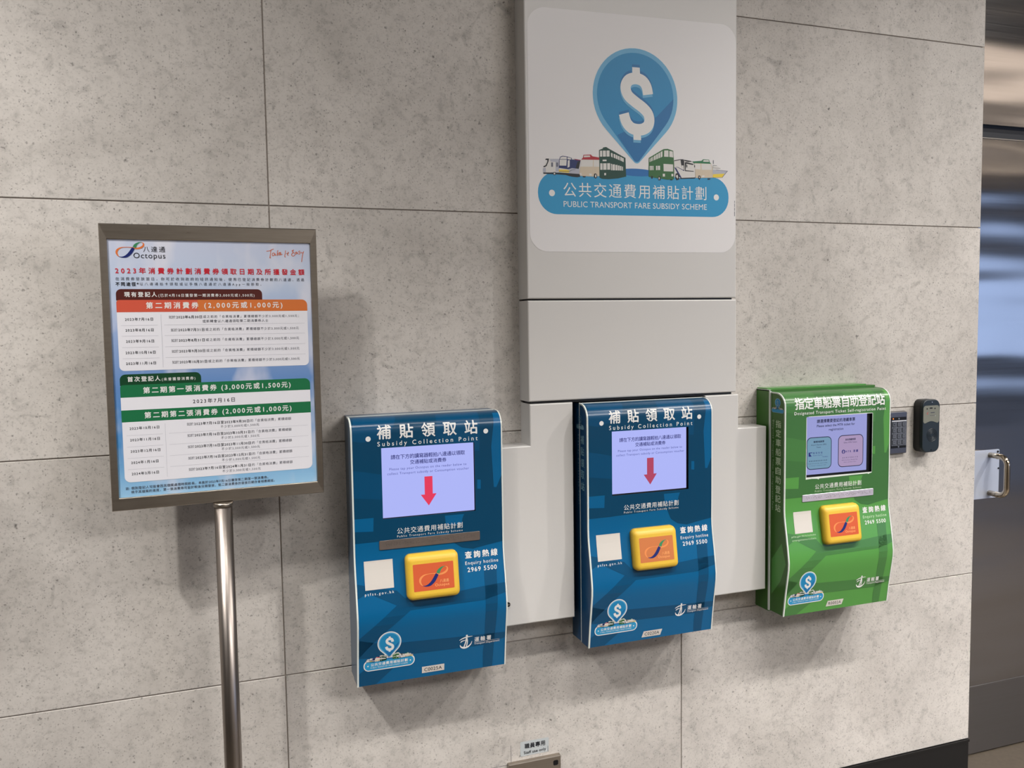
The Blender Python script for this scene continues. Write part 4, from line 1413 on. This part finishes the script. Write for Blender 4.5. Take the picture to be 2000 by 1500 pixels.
Z.text('ink_grey', '在消費券發放當日，你可於收到政府的短訊通知後，使用已登記消費券計劃的八達通，透過', (.0297, -.1256), (.4447, -.1256), .0078, 1, .004, 2)
Z.text('ink', '不同途徑*', (.0293, -.1376), (.0765, -.1376), .0085, 1, B1, 2)
Z.text('ink_grey', '以八達通拍卡領取或以手機八達通於八達通App一按即取。', (.0790, -.1376), (.3440, -.1376), .0082, 1, .004, 2)
Z.text('white', '現有登記人', (.0460, -.1622), (.1137, -.1622), .0112, 1, B1)
Z.text('white', '(已於4月16日獲發第一期消費券3,000元或1,500元)', (.1168, -.1636), (.3273, -.1636), .0086, 1, .010)
Z.text('white', '第二期消費券 (2,000元或1,000元)', (.0900, -.1910), (.3910, -.1910), .0168, 1, B1)
for (v, s) in ((-.2152, '2023年7月16日'), (-.2396, '2023年8月16日'), (-.2647, '2023年9月16日'), (-.2903, '2023年10月16日'), (-.3148, '2023年11月16日')):
    w_ = .058 if len(s) < 11 else .062
    Z.text('ink', s, (.0742 - w_ / 2, v - .0008), (.0742 + w_ / 2, v - .0008), .0072, 1, .014)


def row(v, a, bold, rest, u0, u1, h=.0072):
    """one table line: light lead, bold dates, light remainder"""
    def wd(s):
        return sum(1.0 if ord(c) > 0x2E80 else .55 for c in s)
    tot = wd(a) + wd(bold) * 1.06 + wd(rest)
    k = (u1 - u0) / tot
    p = u0
    for s, m_, b_, f_ in ((a, 'ink_grey', .0, 1), (bold, 'ink', .018, 1.06), (rest, 'ink_grey', .0, 1)):
        w = wd(s) * f_ * k
        if s:
            Z.text(m_, s, (p + .0005, v), (p + w - (.0022 if b_ else .0008), v), h, 1, b_, 2)
        p += w


Q = '或之前的「合資格消費」累積總額不少於3,000元或1,500元'
row(-.2120, '如於', '2023年6月30日', Q + '；', .1362, .4300)
Z.text('ink_grey', '或新轉會以八達通領取第二期消費券人士', (.2092, -.2222), (.3570, -.2222), .0072, 1, .0, 2)
for v, s in ((-.2415, '2023年7月31日'), (-.2655, '2023年8月31日'), (-.2905, '2023年9月30日'), (-.3155, '2023年10月31日')):
    row(v, '如於', s, Q, .1393, .4287)
Z.text('white', '首次登記人', (.0444, -.3534), (.1131, -.3534), .0116, 1, B1)
Z.text('white', '(未曾獲發消費券)', (.1161, -.3550), (.1881, -.3550), .0086, 1, .010)
Z.text('white', '第二期第一張消費券 (3,000元或1,500元)', (.0760, -.3832), (.4039, -.3832), .0165, 1, B1)
Z.text('ink', '2023年7月16日', (.1811, -.4095), (.2737, -.4095), .0106, 1, .010)
Z.text('white', '第二期第二張消費券 (2,000元或1,000元)', (.0762, -.4402), (.4041, -.4402), .0165, 1, B1)
for v, s in ((-.4630, '2023年10月16日'), (-.4893, '2023年11月16日'), (-.5153, '2023年12月16日'), (-.5412, '2024年1月16日'), (-.5670, '2024年2月16日')):
    w_ = .062 if len(s) > 10 else .057
    Z.text('ink', s, (.0440, v), (.0440 + w_, v), .0072, 1, .014)
for i, (s, t) in enumerate((('2023年7月16日至2023年9月30日', ''), ('2023年7月16日至2023年10月31日', ''), ('2023年7月16日至2023年11月30日', ''), ('2023年7月16日至2023年12月31日', ''), ('2023年7月16日至2024年1月31日', ''))):
    v = (-.4605, -.4870, -.5136, -.5402, -.5668)[i]
    row(v, '如於', s, '的「合資格消費」累積總額', .1650, .4035)
    Z.text('ink_grey', '不少於3,000元或1,500元', (.2395, v - .0102), (.3270, v - .0102), .0070, 1, .0, 2)
Z.text('ink_grey', '註: 個別登記人可能會因其個案處理時間較長，未能於2023年7月16日獲發第二期第一張消費券。', (.0300, -.5995), (.3440, -.5995), .0068, 1, .008, 2)
Z.text('ink_grey', '視乎其個案的進度，第一張消費券可能於較後日期發放，第二張消費券的發放日期亦會相應順延。', (.0409, -.6085), (.3589, -.6085), .0068, 1, .008, 2)
Z.build('notice_text', notice)
Z = Sheet(lambda u, v, d: sp(u, v, -.00372 + d), 0.00006)
loop_logo(Z, .0690, -.0520, .0000745, ('logo_orange', 'logo_green', 'logo_navy'), 1)
Z.build('logo_ribbon', notice)
Z = Sheet(lambda u, v, d: sp(u, v, -.00372 + d), 0.00006)
hw = lambda l: [(.3430 + (x - 0) / 2000 * .1180, -.0372 - (y - 100) / 1048 * .0630 * .98) for x, y in l]
for st_ in ([(262, 395), (400, 370), (470, 325), (550, 300)], [(450, 330), (425, 450), (400, 600), (385, 660), (430, 655)],
            [(590, 480), (520, 460), (485, 520), (510, 578), (570, 530), (595, 480), (600, 550), (650, 530)],
            [(715, 345), (690, 450), (685, 575)], [(780, 430), (700, 500), (740, 530), (780, 525), (830, 460), (800, 430), (780, 500), (820, 530), (885, 500)],
            [(1020, 350), (1000, 470), (975, 590), (1010, 620)], [(1100, 410), (1130, 440), (1090, 520), (1130, 555)], [(1040, 470), (1090, 470), (1140, 440)],
            [(1260, 360), (1350, 320)], [(1330, 340), (1290, 400), (1340, 430), (1265, 480), (1260, 540), (1310, 575), (1390, 530)],
            [(1465, 400), (1410, 420), (1380, 480), (1430, 490), (1475, 410), (1480, 470), (1520, 450)],
            [(1590, 350), (1540, 390), (1590, 430), (1580, 480), (1530, 490)], [(1620, 390), (1660, 440), (1710, 420)], [(1740, 370), (1700, 500), (1665, 680), (1645, 810)]):
    Z.ribbon('handwriting', hw(st_), 1, .0014, 4)
Z.build('handwritten_slogan', notice)
# post and foot
bm = bmesh.new()
add_cyl(bm, (0.0215, -0.1370, FLOOR + .010), .0205, 1.272 - .010 + .0, 'Z', 40)
finish(bm, 'post', ['pole_steel'], stand)
bm = bmesh.new()
add_cyl(bm, (0.0215, -0.1370, -.4215), .0222, .0090, 'Z', 40)
finish(bm, 'post_socket', ['frame_steel'], stand)
bm = bmesh.new()
add_cyl(bm, (0.0215, -0.1520, FLOOR + .001), .145, .007, 'Z', 56)
add_cyl(bm, (0.0215, -0.1520, FLOOR + .008), .143, .003, 'Z', 56, 0, .120)
finish(bm, 'round_base', ['frame_steel'], stand)

# ------------------------------------------------------------------ access keypad
kp = thing('access_keypad', (2.174, 0, -.4592), 'grey metal door-entry keypad half hidden behind the green terminal', 'keypad')
kx0, kx1 = 2.137, 2.2120
slab('housing', kx0, kx1, -.4592, -.3146, .005, -.0002, -.0115, 'keypad_steel', kp, .0015, .002)
bm = bmesh.new()
add_box(bm, kx0 + .006, kx1 - .006, -.0125, -.0114, -.4385, -.3340)
finish(bm, 'faceplate', ['deep_black'], kp)
bm = bmesh.new()
add_box(bm, kx0 + .0065, kx1 - .0065, -.0133, -.0124, -.4300, -.3450)
pad = finish(bm, 'key_field', ['key'], kp)
ks = Sheet(lambda u, v, d: (u, -.0134 - d, v))
ks.poly('reflection_white', [(kx0 + .0065, -.3450), (kx1 - .0065, -.3450), (kx1 - .0065, -.3482), (kx1 - .020, -.3478), (kx1 - .034, -.3486), (kx0 + .0065, -.3478)])  # pale band paints a reflection along the top of the key field
ks.build('painted_reflection', kp)
chars = '123456789*0#'
for r_ in range(4):
    for c_ in range(3):
        x, z = 2.1535 + c_ * .0204, -.3580 - r_ * .0201
        b_ = slab('key', x - .0072, x + .0072, z - .0075, z + .0075, .0012, -.0130, -.0148, 'key_line', kp, .0004)
        t_ = Sheet(lambda u, v, d: (u, -.0149 - d, v))
        t_.rect('key', x - .0060, x + .0060, z - .0063, z + .0063, 1, .001)
        t_.text('key_line', chars[r_ * 3 + c_], (x - .0018, z - .0028), (x + .0018, z - .0028), .0056, 2, .02)
        t_.build('key_legend', b_)
for z in (-.3392, -.4342):
    bm = bmesh.new()
    add_cyl(bm, (2.1735, -.0140, z), .0027, .002, 'Y', 14)
    finish(bm, 'screw', ['screw_metal'], kp)
bm = bmesh.new()
add_cyl(bm, (2.1500, -.0136, -.3388), .0018, .0015, 'Y', 10)
led = finish(bm, 'status_light', [mat('led_orange', rgb(200, 70, 20), .3, emit=(1, .25, .04, 1), es=1.5)], kp)

# ------------------------------------------------------------------ black proximity reader
ic = thing('access_reader', (2.288, 0, -.458), 'black round-ended access reader with a grey label, on the wall right of the keypad', 'access reader')
ax0, ax1, az0, az1 = 2.2495, 2.3268, -.4578, -.2772
slab('rear_case', ax0, ax1 - .001, az0 + .001, az1 - .001, (.020, .022, .022, .020), -.0002, -.028, 'black_plastic', ic, .002, .0005)
slab('front_case', ax0 + .0005, ax1, az0, az1, (.022, .024, .024, .022), -.0275, -.0375, 'black_face', ic, .003, .0008)
ls = Sheet(lambda u, v, d: (u, -.0378 - d, v))
lo = rr_pts(2.2535, 2.3220, -.3540, -.2980, (.007, .007, .010, .010), 5)
lo = [(u, v - (.0035 * math.cos((u - 2.2878) / .0343 * PI * 1.15) if v < -.35 else 0)) for u, v in lo]
bot = [(2.2535 + .0685 * (i / 12), -.3545 - .0038 * math.cos((i / 12 - .5) * 2 * PI * 1.0) * -1) for i in range(1, 12)]
ls.poly('panel_label', [(2.2535, -.352)] + bot + [(2.3220, -.352)] + rr_pts(2.2535, 2.3220, -.352, -.2980, (0, 0, .010, .010), 5)[2:], 1)
lb_ = ls.build('label_plate', ic)
lm = Sheet(lambda u, v, d: (u, -.0381 - d, v))
for u in (2.2690, 2.3030):
    lm.disc('deep_black', u, -.3085, .0026, 1)
lm.rect('deep_black', 2.2800, 2.2925, -.3088, -.3045, 1, .001)
lm.ribbon('ink_red', [(2.2755, -.3205, .0006), (2.2700, -.3225, .0012), (2.2690, -.3255, .0012), (2.2740, -.3275, .0008)], 1)
lm.rect('ink_grey', 2.2850, 2.3020, -.3235, -.3205, 1)
lm.rect('ink_grey', 2.2820, 2.3030, -.3320, -.3308, 1)
lm.disc('screw_metal', 2.3050, -.3335, .0015, 1)
lm.build('label_print', lb_)
for r_ in (.0070, .0118, .0166, .0214):
    bm = bmesh.new()
    n_ = 40
    loops = []
    for i in range(n_):
        t = 2 * PI * i / n_
        loops.append([(2.2925 + (r_ + a) * math.cos(t), -.0374 - b, -.3985 + (r_ + a) * math.sin(t)) for a, b in ((-.0011, 0), (0, .0009), (.0011, 0))])
    vs = [[bm.verts.new(p) for p in l] for l in loops]
    for i in range(n_):
        j = (i + 1) % n_
        for k in range(2):
            bm.faces.new((vs[i][k], vs[j][k], vs[j][k + 1], vs[i][k + 1]))
    finish(bm, 'raised_ring', ['ring'], ic)
for z, m_ in ((-.2868, 'screw_metal'), (-.4490, 'deep_black')):
    bm = bmesh.new()
    add_cyl(bm, (2.2905, -.0386, z), .0022, .002, 'Y', 12)
    finish(bm, 'screw', [m_], ic)

# ------------------------------------------------------------------ staff label and the steel cover below it
sl = thing('staff_label', (.855, 0, -1.2565), 'small grey sticker reading Staff use only, above the steel cover', 'label')
l_ = Sheet(lambda u, v, d: (u, -.0004 - d, v))
l_.rect('grey_label', .8108, .8998, -1.2565, -1.2130, 1, .003)
l_.build('sticker', sl)
l_ = Sheet(lambda u, v, d: (u, -.0008 - d, v))
l_.text('ink', '職員專用', (.8240, -1.2352), (.8878, -1.2352), .0150, 1, .018)
l_.text('ink', 'Staff use only', (.8215, -1.2508), (.8905, -1.2508), .0085, 1, .012)
l_.rect('ink_grey', .8962, .8972, -1.2560, -1.2390, 1)
l_.build('sticker_text', sl)
hc = thing('steel_cover', (.8515, 0, -1.392), 'screwed stainless steel cover box low on the wall under the staff sticker', 'cover plate')
slab('cover', .7695, .9335, -1.392, -1.2668, .003, -.0002, -.0135, 'frame_steel', hc, .0022, .001)
for x in (.7870, .9160):
    for z in (-1.2880, -1.3710):
        slab('bolt_recess', x - .0078, x + .0078, z - .0078, z + .0078, .0045, -.0130, -.0138, 'deep_black', hc, .0003)
